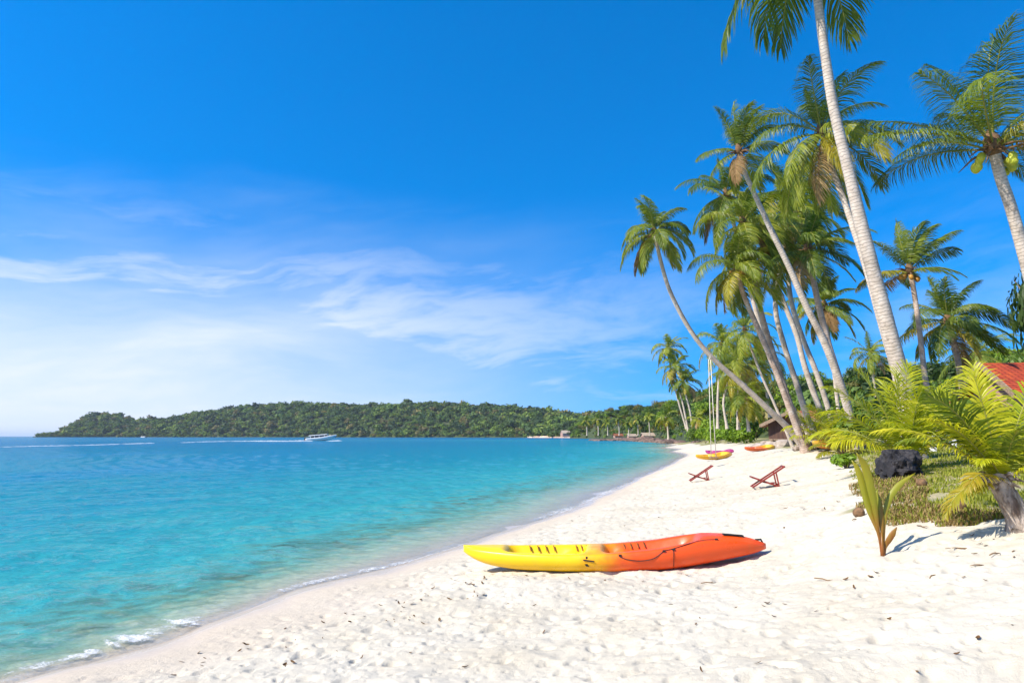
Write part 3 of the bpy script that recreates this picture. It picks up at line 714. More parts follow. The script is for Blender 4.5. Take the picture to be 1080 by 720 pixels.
palm('palm with low crown seen between two leaning trunks above the bushes', [(884, 430), (878, 380), (872, 345), (869, 320)], 40, 40, 5, 4, 44, 20, 9, leaf='frond_dark')
palm('palm with yellow coconuts in the middle of the leaning cluster', [(893, 425), (886, 402), (873, 360), (863, 320), (856, 285), (852, 262)], 25, 25, 9, 6.5, 68, 22, 10, yellow=.10, coco=9, trunk='trunk_brown', leaf='frond_dark')
palm('palm with fronds hanging close around its trunk at the left of the cluster', [(850, 470), (838, 440), (826, 405), (813, 365), (803, 330), (792, 276), (786, 250), (783, 234)], 27, 26, 8.5, 5.5, 66, 20, 11, yellow=.10, droop=2.3, trunk='trunk_brown')
palm('palm with orange hearted crown lowest on the left of the cluster', [(846, 467), (833, 431), (813, 378), (788, 320), (781, 300), (778, 282)], 26, 25.5, 8.5, 5.5, 60, 21, 12, yellow=.10, droop=2.2, coco=5, coco_m='coco_orange', trunk='trunk_brown')
palm('thin trunked palm behind the middle of the leaning cluster', [(872, 448), (862, 424), (849, 387), (840, 353), (827, 320), (812, 281), (806, 262)], 31, 31, 8, 5, 55, 18, 13, yellow=.10, droop=2.0)
palm('palm whose trunk curves left then right inside the cluster', [(866, 468), (853, 444), (838, 398), (827, 364), (818, 326), (822, 290), (829, 250), (830, 228)], 29, 28, 8, 5, 64, 18, 14, yellow=.10, droop=2.0)
palm('high crowned palm at the back of the leaning cluster', [(876, 440), (871, 422), (860, 390), (846, 355), (835, 320), (831, 285), (833, 240), (838, 205)], 32, 32, 7, 5, 66, 20, 15, leaf='frond_dark', droop=1.8)
palm('palm with ragged left reaching fronds behind the sparse crowned palm', [(856, 468), (832, 422), (810, 372), (795, 320), (782, 268), (771, 225), (766, 204)], 33, 33, 6.5, 4.5, 58, 19, 16, leaf='frond_dark', droop=1.6, wind=.1)
palm('very thin straight palm over the brown roofed hut', [(831, 459), (816, 424), (804, 398), (791, 364), (785, 347)], 42, 42, 3.6, 2.6, 38, 20, 17, yellow=.10, nl=32, droop=2)
palm('taller of the two slim palms behind the swing rope', [(757, 452), (757, 420), (759, 385), (761, 362)], 75, 75, 3.2, 2.4, 36, 22, 18, yellow=.10, nl=30, droop=2, foot=False)
palm('shorter of the two slim palms behind the swing rope', [(767, 452), (763, 425), (767, 405), (770, 392)], 78, 78, 3.2, 2.4, 30, 20, 19, yellow=.10, nl=30, droop=2, foot=False)
palm('bushy palm with long hanging fronds left of the hut', [(779, 453), (778, 430), (780, 400), (781, 384)], 68, 68, 3.8, 3, 42, 26, 20, yellow=.2, nl=30, droop=2.6, foot=False)
palm('low palm with yellowed fronds beside the hut', [(790, 455), (788, 438), (787, 420)], 66, 66, 3.6, 3, 30, 22, 21, yellow=.25, nl=30, droop=2.4, foot=False)
palm('palm behind the hut with dark fronds below the leaning trunks', [(812, 440), (806, 395), (800, 372)], 70, 70, 3.4, 2.6, 36, 20, 27, leaf='frond_dark', nl=28, droop=2.2, foot=False)
palm('highest of the far palms on the distant point', [(724, 452), (716, 425), (708, 392), (705, 366)], 150, 150, 2.6, 2.0, 23, 22, 22, yellow=.2, joined=True, nl=22, droop=1.9, foot=False)
palm('second highest of the far palms on the distant point', [(726, 455), (720, 425), (714, 405), (711, 387)], 148, 148, 2.6, 2.0, 24, 22, 23, yellow=.2, joined=True, nl=22, droop=1.9, foot=False)
palm('lowest crown of the three far palms on the distant point', [(731, 459), (728, 435), (723, 415), (721, 402)], 146, 146, 2.6, 2.0, 22, 22, 24, yellow=.10, joined=True, nl=22, droop=1.9, foot=False)
palm('short yellow headed palm near the rocky point', [(705, 463), (704, 450), (702, 439)], 170, 170, 2.4, 2, 17, 20, 25, leaf='frond', yellow=.6, joined=True, nl=20, droop=1.9, foot=False)
palm('short palm half hidden in the shrubs right of the rocky point', [(738, 460), (738, 450), (737, 441)], 140, 140, 2.4, 2, 15, 18, 26, yellow=.2, joined=True, nl=20, foot=False)
palm('palm standing behind the red tiled roof', [(1035, 425), (1032, 400), (1030, 372)], 42, 42, 4.5, 3.6, 46, 20, 28, yellow=.10, nl=32, wind=.3)
for i, (px, py, Yd) in enumerate(((618, 446, 480), (630, 444, 440), (640, 447, 420), (652, 443, 380), (662, 447, 350), (672, 444, 330), (684, 441, 290))):
    palm('little distant palm with pale trunk in the grove above the dark shore rocks', [(px + 1, 459), (px + 1, 452), (px, py - 2)], Yd, Yd, 1.3, 1.1, 8, 16, 40 + i, joined=True, nl=14, foot=False, group='distant palms above the shore rocks', yellow=.2)

# young, stemless palms on the berm
def young_palm(label, base, L, fr, seed, leaf='frond_young', nl=42, ll=.33, lw=.028, droop=1.25, sag=.75, wind=.14, rach=.02, cat='young palm', group=None):
    rr = np.random.default_rng(seed); root = thing('young_coconut_palm', label, cat, base, group)
    for j, (azd, eld, l, *mt) in enumerate(fr):
        V, Q, mi = frond_geo(L * l, R(azd) + rr.normal(0, .06), R(eld), droop * rr.uniform(.8, 1.2), rr, nl, ll, lw, sag, wind, 14, rach, base0=.22)
        V = V + rr.normal(0, .03, 3) * np.array([1, 1, 0]) + np.array([0, 0, .02])
        link('frond', new_mesh('frond', V, Q, [M[mt[0] if mt else leaf], M['stalk']], mi, False), root)
    b = MB()
    for j in range(7):
        a = j * .9; b.tube([(.02 * math.cos(a), .02 * math.sin(a), -.05), (.08 * math.cos(a), .08 * math.sin(a), .2 * L * .5), (.16 * math.cos(a), .16 * math.sin(a), .3 * L * .6)], [.05, .035, .012], 6)
    b.build('leaf_base', M['stalk_dry'], root, True)
    return root
bp = at(960, 489, 13.4); bp.z = gz(bp.x, bp.y)
rr_ = random.Random(5)
young_palm('large bright yellow green young palm bush behind the black rock', bp, 2.1, [(180, 56, 1.0), (165, 66, 1.05), (195, 44, .85), (150, 50, 1), (90, 78, 1.0), (260, 80, .75), (20, 70, 1.05), (345, 66, 1.0), (40, 60, 1.0), (235, 56, .5), (60, 82, 1.1), (185, 76, 1.0), (350, 78, 1.1), (100, 86, .9),
            (280, 82, .6), (330, 60, .8, 'frond_yellow'), (225, 62, .8)], 3)
b2 = on(876, 476, 1.42); b2.z = gz(b2.x, b2.y)
young_palm('mid sized young palm at the foot of the leaning trunks', b2, 2.0, [(180, 55, 1.0), (195, 40, .9), (160, 62, 1), (0, 60, 1), (20, 45, .9), (340, 50, .9), (90, 75, .9), (270, 70, .7), (230, 50, .8), (130, 55, .9), (310, 60, .8), (60, 70, .9), (205, 68, 1.)], 5)
b3 = on(888, 481, 1.36); b3.z = gz(b3.x, b3.y)
young_palm('low orange tinted young palm next to the half hidden orange kayak', b3, 1.15, [(180, 45, 1), (150, 60, 1), (210, 55, 1), (20, 50, 1), (330, 45, 1), (80, 70, .9), (270, 60, .7), (110, 50, .9), (0, 30, .9), (190, 25, .8)], 7, 'frond_yellow', 36, droop=1.2)
# the one at the right edge grows out of an old stump
b4 = on(1076, 561, 1.10); b4.z = gz(b4.x, b4.y)
st_ = thing('young_coconut_palm', 'young palm at right edge growing from a weathered grey stump', 'young palm', b4)
rr = np.random.default_rng(17)
sp_pts = [(0.02, 0, -.12), (0.0, 0, .1), (-.07, 0, .26), (-.12, .02, .40), (-.13, .03, .47)]
V, Q, ri = tube(spline(sp_pts, 26), np.interp(np.linspace(0, 1, 26), [0, .2, .6, 1], [.165, .115, .09, .095]), 22)
V = V + (V - V.mean(0)) * (0.26 * fbm(V[:, 0] * 26 + V[:, 1] * 19, V[:, 2] * 4, 6, 4) + .05 * np.sin(V[:, 2] * 95))[:, None]
link('stump', new_mesh('stump', V, Q, M['driftwood']), st_)
sb = MB()
for j in range(26):
    a = rr.uniform(0, 6.28); r = rr.uniform(.03, .15); l = rr.uniform(.08, .2)
    e = Vector((math.cos(a), math.sin(a), rr.uniform(-.2, .7))).normalized()
    s0 = Vector((-.13, .03, .44 + rr.uniform(-.05, .06))) + e * r * .5
    sb.tube([s0, s0 + e * l * .6, s0 + e * l + Vector((0, 0, -.04))], [.022, .02, .006], 5)
sb.build('stump_fibres', M['driftwood'], st_, True)
for azd, eld, l, dr, *mt in [(184, 60, 1.0, .9), (172, 66, 1.1, .6), (215, 54, .6, 1.2), (205, 34, .62, 1.2, 'frond_yellow'), (182, 12, .72, 1.3, 'frond_yellow'), (120, 60, 1.2, .7), (60, 66, 1.1, .8), (20, 55, 1.2, .8), (340, 50, 1.2, .9), (0, 74, 1.3, .6), (255, 66, .7, .8, 'frond'), (150, 48, 1.2, .8), (100, 80, 1.2, .4), (205, 76, 1.1, .5), (300, 45, .8, 1.2), (165, 52, 1.0, 1.0, 'frond'), (192, 64, 1.2, .9, 'frond')]:
    V, Q, mi = frond_geo(.98 * l, R(azd), R(eld), dr * 1.15, rr, 38, .33, .021, .7, .08, 14, .014, base0=.2)
    V = V + np.array([-.10, .02, .42])
    link('frond', new_mesh('frond', V, Q, [M[mt[0] if mt else 'frond_young'], M['stalk']], mi, False), st_)

# lone sprout on the sand
m, q, out = mat('sprout_leaf')
t = q.n('ShaderNodeTexCoord'); z_ = q.sep(t.outputs['Object'])[2]; nz = q.noise(q.vmath('MULTIPLY', t.outputs['Object'], (40, 40, 2)), 1.0, 4)
c = q.ramp(q.math('ADD', q.math('MULTIPLY', z_, 1.0), q.math('MULTIPLY', q.math('SUBTRACT', nz, .5), .6)), [(0.05, (.30, .10, .02)), (.30, (.30, .17, .02)), (.55, (.27, .28, .016)), (1.0, (.36, .31, .02))])
p = pbsdf(q, c, .4, None, .5); tr = q.n('ShaderNodeBsdfTranslucent'); q.put(tr.inputs['Color'], c)
mx = q.n('ShaderNodeMixShader'); mx.inputs[0].default_value = .35; q.t.links.new(p.outputs[0], mx.inputs[1]); q.t.links.new(tr.outputs[0], mx.inputs[2]); q.t.links.new(mx.outputs[0], out.inputs[0])
M['sprout'] = m
b5 = on(931, 586, .86); b5.z = gz(b5.x, b5.y)
spr = thing('coconut_sprout', 'single young coconut sprout with upright blades alone on the sand', 'sprout', b5)
k_ = b5.y / F
def blade(pts, w, nm='leaf_blade', fold=.35):
    C = spline([Vector(p_) for p_ in pts], 16); t = np.linspace(0, 1, 16)
    wd = w * np.interp(t, [0, .25, .5, .75, 1], [.22, .35, .95, 1.0, .05]); sd = np.array([.93, -.35, 0.0]); V = []
    T = np.gradient(C, axis=0); T /= np.linalg.norm(T, axis=1, keepdims=True)
    for c_, w_, t_ in zip(C, wd, T):
        s_ = sd - t_ * (t_ @ sd); s_ /= np.linalg.norm(s_); n_ = np.cross(s_, t_)
        V += [c_ - s_ * w_ + n_ * fold * w_, c_, c_ + s_ * w_ + n_ * fold * w_]
    Q = [(3 * i + a, 3 * i + a + 1, 3 * i + a + 4, 3 * i + a + 3) for i in range(15) for a in (0, 1)]
    o = link(nm, new_mesh(nm, V, Q, M['sprout']), spr)
    md = o.modifiers.new('thickness', 'SOLIDIFY'); md.thickness = .003
kk = lambda dx, dy, f=0: (dx * k_, f, -dy * k_)
blade([kk(0, 2), kk(-3, -30, .0), kk(-8, -62, -.03), (kk(-15, -90, -.06)), kk(-25, -104, -.10)], .036)
blade([kk(1, 2), kk(4, -30), kk(10, -52, .02), kk(24, -70, .04), kk(42, -83, .03)], .028)
blade([kk(1, 2), kk(1, -25), kk(2, -50, .03), kk(1, -66, .05)], .026)
blade([kk(2, 0), kk(4, -10), kk(9, -20, -.02), kk(15, -29, -.03)], .026)
blade([kk(-1, 2), kk(-3, -22), kk(-9, -48, .04), kk(-16, -84, .05), kk(-22, -96, .06)], .030)
b = MB(); b.tube([(0, 0, -.03), (0, 0, .06), (0.005, 0, .22)], [.022, .019, .012], 8); b.build('stem', M['sprout'], spr, True)

# ------------------------------------------------------------------ grass and low plants
rr = np.random.default_rng(9)
def grass(name, label, n, xs, yr, hgt, mt, seed, keep=None, lean=.5):
    rr = np.random.default_rng(seed); V = []
    y = np.exp(rr.uniform(math.log(yr[0]), math.log(yr[1]), n)); x = veg_x(y) + rr.uniform(xs[0], xs[1], n) * y / 10
    k = (x / y < 1.3) & (x - veg_x(y) + .7 * fbm(x * 1.6, y * 1.6, 91, 3) > -.1) & (fbm(x * 2.5, y * 2.5, 19, 3) > -.30) & (rr.random(n) < .55 + 1.6 * np.clip(fbm(x * 1.1, y * 1.1, 23, 3) + .35, 0, 1)); x, y = x[k], y[k]
    z = ground(x, y); n = len(x); P = np.stack([x, y, z - .01], -1)
    h = (rr.uniform(*hgt, n) * (.5 + np.clip(.5 + fbm(x * 2, y * 2, 29, 2), 0, 1)))[:, None]; a = rr.uniform(0, 6.28, n); d = np.stack([np.cos(a), np.sin(a), 0 * a], -1) * rr.uniform(.2, 1, (n, 1)) * lean
    s = np.stack([-np.sin(a), np.cos(a), 0 * a], -1) * .0045 * (1 + y[:, None] / 10)
    m1 = P + (np.array([0, 0, .6]) + d * .35) * h; tp = P + (np.array([0, 0, .95]) + d) * h
    V = np.stack([P - s, P + s, m1 - s * .8, m1 + s * .8, tp - s * .1, tp + s * .1], 1).reshape(-1, 3)
    i = np.arange(n)[:, None] * 6; Q = np.concatenate([np.concatenate([i, i + 1, i + 3, i + 2], 1), np.concatenate([i + 2, i + 3, i + 5, i + 4], 1)])
    return tag(link(name, new_mesh(name, V, Q, mt, None, False)), label, 'grass', None, 'stuff')
M['grass'] = leafmat('berm_grass', (.15, .19, .02), (.24, .26, .03), (.34, .31, .06), .3, .6, .2)
M['grass_dry'] = leafmat('dry_grass', (.20, .13, .05), (.28, .20, .085), (.34, .27, .13), .2, .8, .1)
grass('berm_grass', 'short yellow green grass on the berm around the black rock', 26000, (-.1, 3.2), (6.6, 24), (.03, .09), M['grass'], 31)
grass('dry_grass', 'dry brown grass fringe on the sandy edge of the berm', 9000, (-.15, .9), (7.0, 14), (.03, .085), M['grass_dry'], 33, lean=.9)

def leafy(label, pos, r, mi, group=None, n=420, leaf=.11, name='shrub'):
    V, Qd = leaf_puff(np.random.default_rng(int(pos[0] * 100) % 999 + 3), n, 10, r, r * .75, leaf, .8)
    o = thing(name, label, 'shrub', pos, group)
    link('foliage', new_mesh('foliage', V + np.array([0, 0, r * .55]), Qd, M['tree_leaf'][mi], None, False), o)
    b = MB()
    for k in range(5): a = k * 1.26; b.tube([(0, 0, -.05), (.3 * r * math.cos(a), .3 * r * math.sin(a), .4 * r), (.6 * r * math.cos(a), .6 * r * math.sin(a), .8 * r)], [.02, .014, .006], 5)
    b.build('stem', M['bark'], o, True)
    return o
p = on(893, 494, 1.2); p.z = gz(p.x, p.y); leafy('small bright green shrub on the sand left of the black rock', p, .36, 2, None, 500, .085)
for i, (px, py, Yd, r, mi, lb) in enumerate(((744, 458, 100, 2.0, 2, 'first bright shrub right of the swing rope at the top of the sand'), (757, 459, 92, 2.2, 2, 'bright green shrub below the slim palms'), (770, 459, 85, 2.1, 2, 'wide bright green shrub under the bushy palm'),
        (784, 460, 76, 2.0, 2, 'bright green shrub nearest the stone pile'), (733, 458, 130, 2.4, 1, 'green shrub under the far palms'), (764, 449, 105, 2.6, 1, 'darker green shrub behind the bright hedge'), (795, 450, 80, 2.0, 1, 'green shrub behind the stone pile'), (748, 450, 125, 2.6, 2, 'pale green shrub behind the swing rope'), (778, 447, 100, 2.6, 1, 'tall green shrub behind the bushy palm'))):
    p = at(px, py, Yd); leafy(lb, (p.x, p.y, p.z - r * .6), r, mi, 'shrubs along the top of the far sand', 1000, .24)
for i, (px, py, Yd, r, mi, lb) in enumerate(((905, 440, 30, 1.3, 2, 'leafy shrub between the leaning trunks and the young palm'), (935, 430, 32, 1.6, 0, 'dark shrub behind the thick pale trunk'), (912, 455, 24, .9, 1, 'green shrub left behind the young palm bush'), (985, 425, 38, 1.8, 1, 'shrub in front of the small red roof'), (1010, 440, 30, 1.2, 2, 'shrub beside the white bench'), (1030, 455, 24, 1.0, 1, 'green shrub under the red tiled roof'),
        (900, 462, 26, .8, 2, 'low bright shrub behind the orange kayak'), (1060, 462, 20, .9, 1, 'green shrub behind the stump palm'), (965, 440, 34, 1.5, 1, 'green shrub behind the young palm bush'))):
    p = at(px, py, Yd); leafy(lb, (p.x, p.y, gz(p.x, p.y)), r + max(0, (p.z - gz(p.x, p.y)) * .6), mi, None, 1200, .13)
for (px, py, Yd, s, mi, lb) in ((1048, 405, 55, 2.8, 1, 'round green tree behind the red tiled roof'), (1075, 396, 60, 3.4, 1, 'wide green tree at the right edge behind the red tiled roof'), (1020, 415, 60, 2.6, 0, 'dark green tree behind the dark crowned palm'), (1100, 405, 50, 3.4, 2, 'bright tree at the right edge over the roof')):
    p = at(px, py, Yd); tree((p.x, p.y, p.z - 1.3 * s), s, 'tree', mi, lb, None)
p = at(1092, 316, 30); tree((p.x, p.y, gz(p.x, p.y) - .1), 1.25, 'tree', 0, 'dark foliage of a tall tree poking in at the right edge below the coconuts', None, 'broadleaf_tree', (p.z - gz(p.x, p.y)) / 1.25 / 1.3)

# ------------------------------------------------------------------ rocks
def rock(label, pos, size, mt, seed, name='boulder', group=None, rough=.35, sub=3, rz=None):
    import bmesh
    bm = bmesh.new(); bmesh.ops.create_icosphere(bm, subdivisions=sub, radius=1)
    from mathutils import noise as mn
    for v in bm.verts:
        d = v.co.normalized(); o_ = Vector((seed * 3.1, seed * 1.7, 0))
        f = 1 + rough * mn.noise(d * 1.4 + o_) + rough * .55 * mn.noise(d * 3.5 + o_) + rough * .3 * mn.noise(d * 8 + o_)
        c_ = d * f; c_.x = max(min(c_.x, .85), -.85); c_.z = max(min(c_.z, .82), -.6)
        v.co = Vector((c_.x * size[0], c_.y * size[1], c_.z * size[2]))
    me = bpy.data.meshes.new(name); bm.to_mesh(me); bm.free(); me.materials.append(mt)
    o = link(name, me, None, pos); o.rotation_euler = (0, 0, rnd.uniform(0, 6.28) if rz is None else rz)
    return tag(o, label, 'rock', group)
p = at(950, 503, 12.3); p.z = gz(p.x, p.y)
rock('big black rock on the berm in front of the young palm bush', (p.x, p.y, p.z + .14), (.36, .34, .42), M['black_rock'], 4, 'black_rock', None, .42, 5, .2)
for i in range(34):
    px = rnd.uniform(655, 736); py = 467.3 - (736 - px) * .028 + rnd.uniform(-.5, .7); dpt = 2.0 * F / (py - HZ + .0)
    dpt = np.interp(px, [655, 690, 736], [330, 225, 150]) * rnd.uniform(.95, 1.05)
    p = at(px, 465, dpt); s = rnd.uniform(.7, 1.8) * dpt / 200
    rock('low dark brown rock along the waterline under the far point', (p.x, p.y, rnd.uniform(.0, .35)), (s * 1.9, s * 1.3, s * rnd.uniform(.5, .8)), M['rock'], i, 'shore_rock', 'dark rocks at the waterline of the far point', .4, 2)
for i in range(9):
    px = rnd.uniform(624, 662); p = at(px, 465, rnd.uniform(300, 350))
    rock('low dark rock of the spit reaching left into the water', (p.x, p.y, .05), (3.2, 1.8, .8), M['rock'], i + 60, 'shore_rock', 'dark rocks of the spit', .4, 2)
for i in range(12):
    p = at(rnd.uniform(792, 846), 461.5, rnd.uniform(46, 52)); s = rnd.uniform(.25, .55)
    rock('pale stone in the pile below the brown roofed hut', (p.x, p.y, gz(p.x, p.y) + s * .3), (s * 1.3, s, s * .8), M['rock_pale'], i + 90, 'pale_stone', 'stones piled below the hut', .3, 2)
for i, (px, py) in enumerate(((848, 470), (856, 472), (868, 471), (862, 468))):
    a = at(px, py - 2, 27.5); b = MB(); z = gz(a.x, a.y)
    b.tube([(-.5, 0, .05), (-.1, .05, .12), (.3, -.03, .16), (.75, .05, .09)], [.09, .12, .10, .04], 8); b.tube([(.1, 0, .12), (.25, -.2, .28), (.3, -.35, .3)], [.05, .04, .015], 6)
    o = b.build('driftwood_log', M['driftwood'], None, True); o.location = (a.x, a.y, z); o.rotation_euler = (0, 0, i * 1.1 + .3)
    tag(o, 'grey driftwood branch lying at the foot of the leaning trunks', 'driftwood', 'driftwood under the leaning trunks')

# ------------------------------------------------------------------ kayaks
def kayak_mat(name, a, b=None, mid=.5, w=.12):
    m, q, out = mat(name); t = q.n('ShaderNodeTexCoord'); x_ = q.sep(t.outputs['Generated'])[0]
    nz = q.noise(t.outputs['Object'], 5, 5); n2 = q.noise(t.outputs['Object'], 60, 3)
    col = q.mix(q.rng(q.math('ADD', x_, q.math('MULTIPLY', q.math('SUBTRACT', nz, .5), .16)), mid - w, mid + w), (*a, 1), (*(b or a), 1))
    col = q.mix(q.rng(nz, .55, .8, 0, .18), col, (.35, .22, .08, 1))
    p = pbsdf(q, col, q.rng(nz, .3, .7, .26, .42), q.bump(n2, .12, .004), .5); q.t.links.new(p.outputs[0], out.inputs[0]); return m
M['kayak_yo'] = kayak_mat('yellow_to_orange_plastic', (.80, .50, .004), (.74, .072, .003), .475, .11)
M['kayak_y'] = kayak_mat('yellow_plastic', (.80, .42, .02))
M['kayak_oy'] = kayak_mat('orange_to_yellow_plastic', (.66, .12, .02), (.70, .40, .02), .6)
M['kayak_o'] = kayak_mat('yellow_green_to_orange_plastic', (.50, .32, .03), (.70, .13, .025), .12)
M['kayak_p'] = kayak_mat('magenta_plastic', (.30, .02, .13))
TS = [-1, -.92, -.8, -.6, -.3, 0, .3, .45, .6, .78, .92, 1]
SHEER = [.265, .262, .255, .245, .238, .248, .295, .345, .388, .380, .335, .27]
KEEL = [.215, .12, .055, .012, 0, 0, .01, .04, .085, .145, .19, .245]
def kayak(label, pos, rot, L, Wd, mt, detail, group=None):
    root = thing('kayak', label, 'kayak', pos, group); root.rotation_euler = rot
    n = 110; t = np.linspace(-1, 1, n); ss = lambda A: np.convolve(np.pad(np.interp(t, TS, A), 3, 'reflect', reflect_type='odd'), np.ones(7) / 7, 'valid')
    sh, ke = ss(SHEER), ss(KEEL); hb = Wd / 2 * np.clip(1 - np.abs(t) ** 2.5, 0.0006, 1) ** .72
    well = .15 * (sstep(-.72, -.62, t) * (1 - sstep(-.20, -.14, t)) + sstep(-.06, .02, t) * (1 - sstep(.46, .60, t)))
    seat = .05 * (np.exp(-((t + .26) / .05) ** 2) + np.exp(-((t - .08) / .05) ** 2))
    crown = .035 * (1 - well / .15)
    prof = []
    fy = [0, .3, .6, .8, .93, 1.0, 1.0, .97, .93, .82, .74, .66, .58, .45, .25, 0]
    for i in range(n):
        hgt = sh[i] - ke[i]; row = []
        for j, y in enumerate(fy):
            if j <= 6: z = ke[i] + hgt * [0, .015, .06, .17, .38, .62, .80][j]
            elif j <= 9: z = ke[i] + hgt * [.80, .93, 1.0, 1.01][j - 6]
            else:
                w_ = [0, .12, .62, .93, 1, 1][j - 10] if j >= 10 else 0
                z = sh[i] - well[i] * w_ + crown[i] * [.3, .5, .7, .85, .95, 1][j - 10] + seat[i] * (1 if j > 11 else 0) * (well[i] > .05)
            row.append((y * hb[i], z))
        prof.append(row)
    mN = len(fy); V = []
    for i in range(n):
        x = t[i] * L / 2
        for y, z in prof[i]: V.append((x, y, z))
        for y, z in prof[i][1:-1][::-1]: V.append((x, -y, z))
    k = 2 * mN - 2; Q = [(i * k + j, (i + 1) * k + j, (i + 1) * k + (j + 1) % k, i * k + (j + 1) % k) for i in range(n - 1) for j in range(k)]
    Q += [tuple(range(k)), tuple((n - 1) * k + j for j in reversed(range(k)))]
    link('hull', new_mesh('hull', V, Q, mt), root)
    if not detail: return root
    def deckp(tt, yy, dz=0.0):
        i = int((tt + 1) / 2 * (n - 1)); return Vector((tt * L / 2, yy * hb[i], sh[i] + dz))
    # foot rest ridges on the far well wall, slot shade put into their brown
    def hz(tt, dz): i = int((tt + 1) / 2 * (n - 1)); return (tt * L / 2, hb[i] * .685, sh[i] + dz)
    for grp in ((-.555, -.50, -.445, -.39), (-.235, -.20, -.165), (.09, .135, .18, .225)):
        for tt in grp:
            b = MB(); a = Vector(hz(tt, -.005)); b.bar(a + Vector((0, -.012, .012)), a + Vector((.022, -.05, -.055)), .010, .02); b.build('footrest_ridge', M['slot_shade'], root, False, .003)
    def sidep(tt, f):
        i = int((tt + 1) / 2 * (n - 1)); f0 = prof[i]; y = np.interp(f, [.0, .38, .62, .80, .93, 1.0], [.6, .93, 1, 1, .97, .93]) * hb[i]
        return Vector((tt * L / 2, -y - .006, ke[i] + (sh[i] - ke[i]) * f))
    b = MB(); pts = [sidep(x, f) for x, f in ((.07, .86), (.12, .72), (.2, .63), (.28, .70), (.345, .93))]
    b.tube(spline(pts, 20), .0048, 6); b.build('carry_cord', M['black'], root, True)
    b = MB(); pts = [sidep(x, f) for x, f in ((.345, .95), (.40, .95))] + [deckp(.52, -.93, .012), deckp(.60, -.86, .014), deckp(.68, -.82, .012)]
    b.tube(spline(pts, 20), .0042, 6); b.build('deck_line', M['black'], root, True)
    b = MB(); b.tube(spline([sidep(.405, .95), sidep(.404, .7), sidep(.403, .35), sidep(.402, .12)], 14), .0042, 6); b.build('paddle_leash', M['black'], root, True)
    b = MB(); b.bar(sidep(-.143, .93), sidep(-.143, .45), .022, .014); b.bar(sidep(-.165, .78), sidep(-.095, .70), .018, .014); b.bar(sidep(-.155, .55), sidep(-.13, .45), .018, .012); b.build('paddle_clip', M['black'], root, False, .003)
    for tt in (.07, .345, .405, .68):
        b = MB(); b.box(sidep(tt, .93) if tt < .6 else deckp(tt, -.82, .012), (.035, .025, .022)); b.build('fitting', M['black'], root, False, .004)
    b = MB(); b.bar(deckp(.73, -.30, .05), deckp(.86, -.20, .048), .06, .016); b.build('hatch_strap', M['black'], root, False, .005)
    for tt, s in ((.955, .05),):
        b = MB(); c = deckp(tt, 0, .03); b.tube([c + Vector((-.05, 0, -.03)), c + Vector((-.03, 0, .01)), c + Vector((.03, 0, .012)), c + Vector((.05, 0, -.03))], [.011, .013, .013, .011], 7); b.build('carry_handle', M['black'], root, True)
    return root
M['slot_shade'] = simple('slot_shade_brown', (.24, .10, .015), (.15, .06, .012), .6)
# the large one in front: its two ends fixed by where they lie on the sand
ka, kb = on(508, 604, .33), on(742, 601.5, .43)
dirv = kb - ka; mid = at(644, 600, (ka.y + kb.y) / 2 + .36)
ang = math.atan2(kb.y - ka.y, kb.x - ka.x) - .02
KL = 311 / F * 8.75 * 1.0
mz = max(gz(mid.x + dx, mid.y) for dx in (-.6, -.2, .2, .6))
kayak('large two seat kayak fading from yellow to orange in the middle foreground', (mid.x, mid.y, mz - .035), (R(1.5), R(-1.6), ang), KL, .80, M['kayak_yo'], True)
def kay(label, px0, px1, row, Yd, L, mt, roll=0, dz=-.03, yaw=None):
    a, b = at(px0, row, Yd), at(px1, row, Yd); w = (b - a).length; c = (a + b) / 2
    th = math.acos(min(1, w / L)) if yaw is None else yaw
    return kayak(label, (c.x, c.y, gz(c.x, c.y) + dz), (R(roll), 0, th), L, .74, mt, False)
kay('yellow kayak by the water behind the rope swing', 729, 777, 484, 40, 3.2, M['kayak_y'], 8, .06)
kay('purple kayak half hidden behind the yellow kayak', 750, 768, 474, 50, 2.8, M['kayak_p'], 8, .02, -1.08)
kay('orange kayak with yellow end pulled up below the hut', 784, 818, 466, 45, 3.0, M['kayak_oy'], 8, .0, .55)
kay('orange kayak half hidden under the young palms', 860, 896, 478, 26, 2.2, M['kayak_o'], 10, .04, .5)

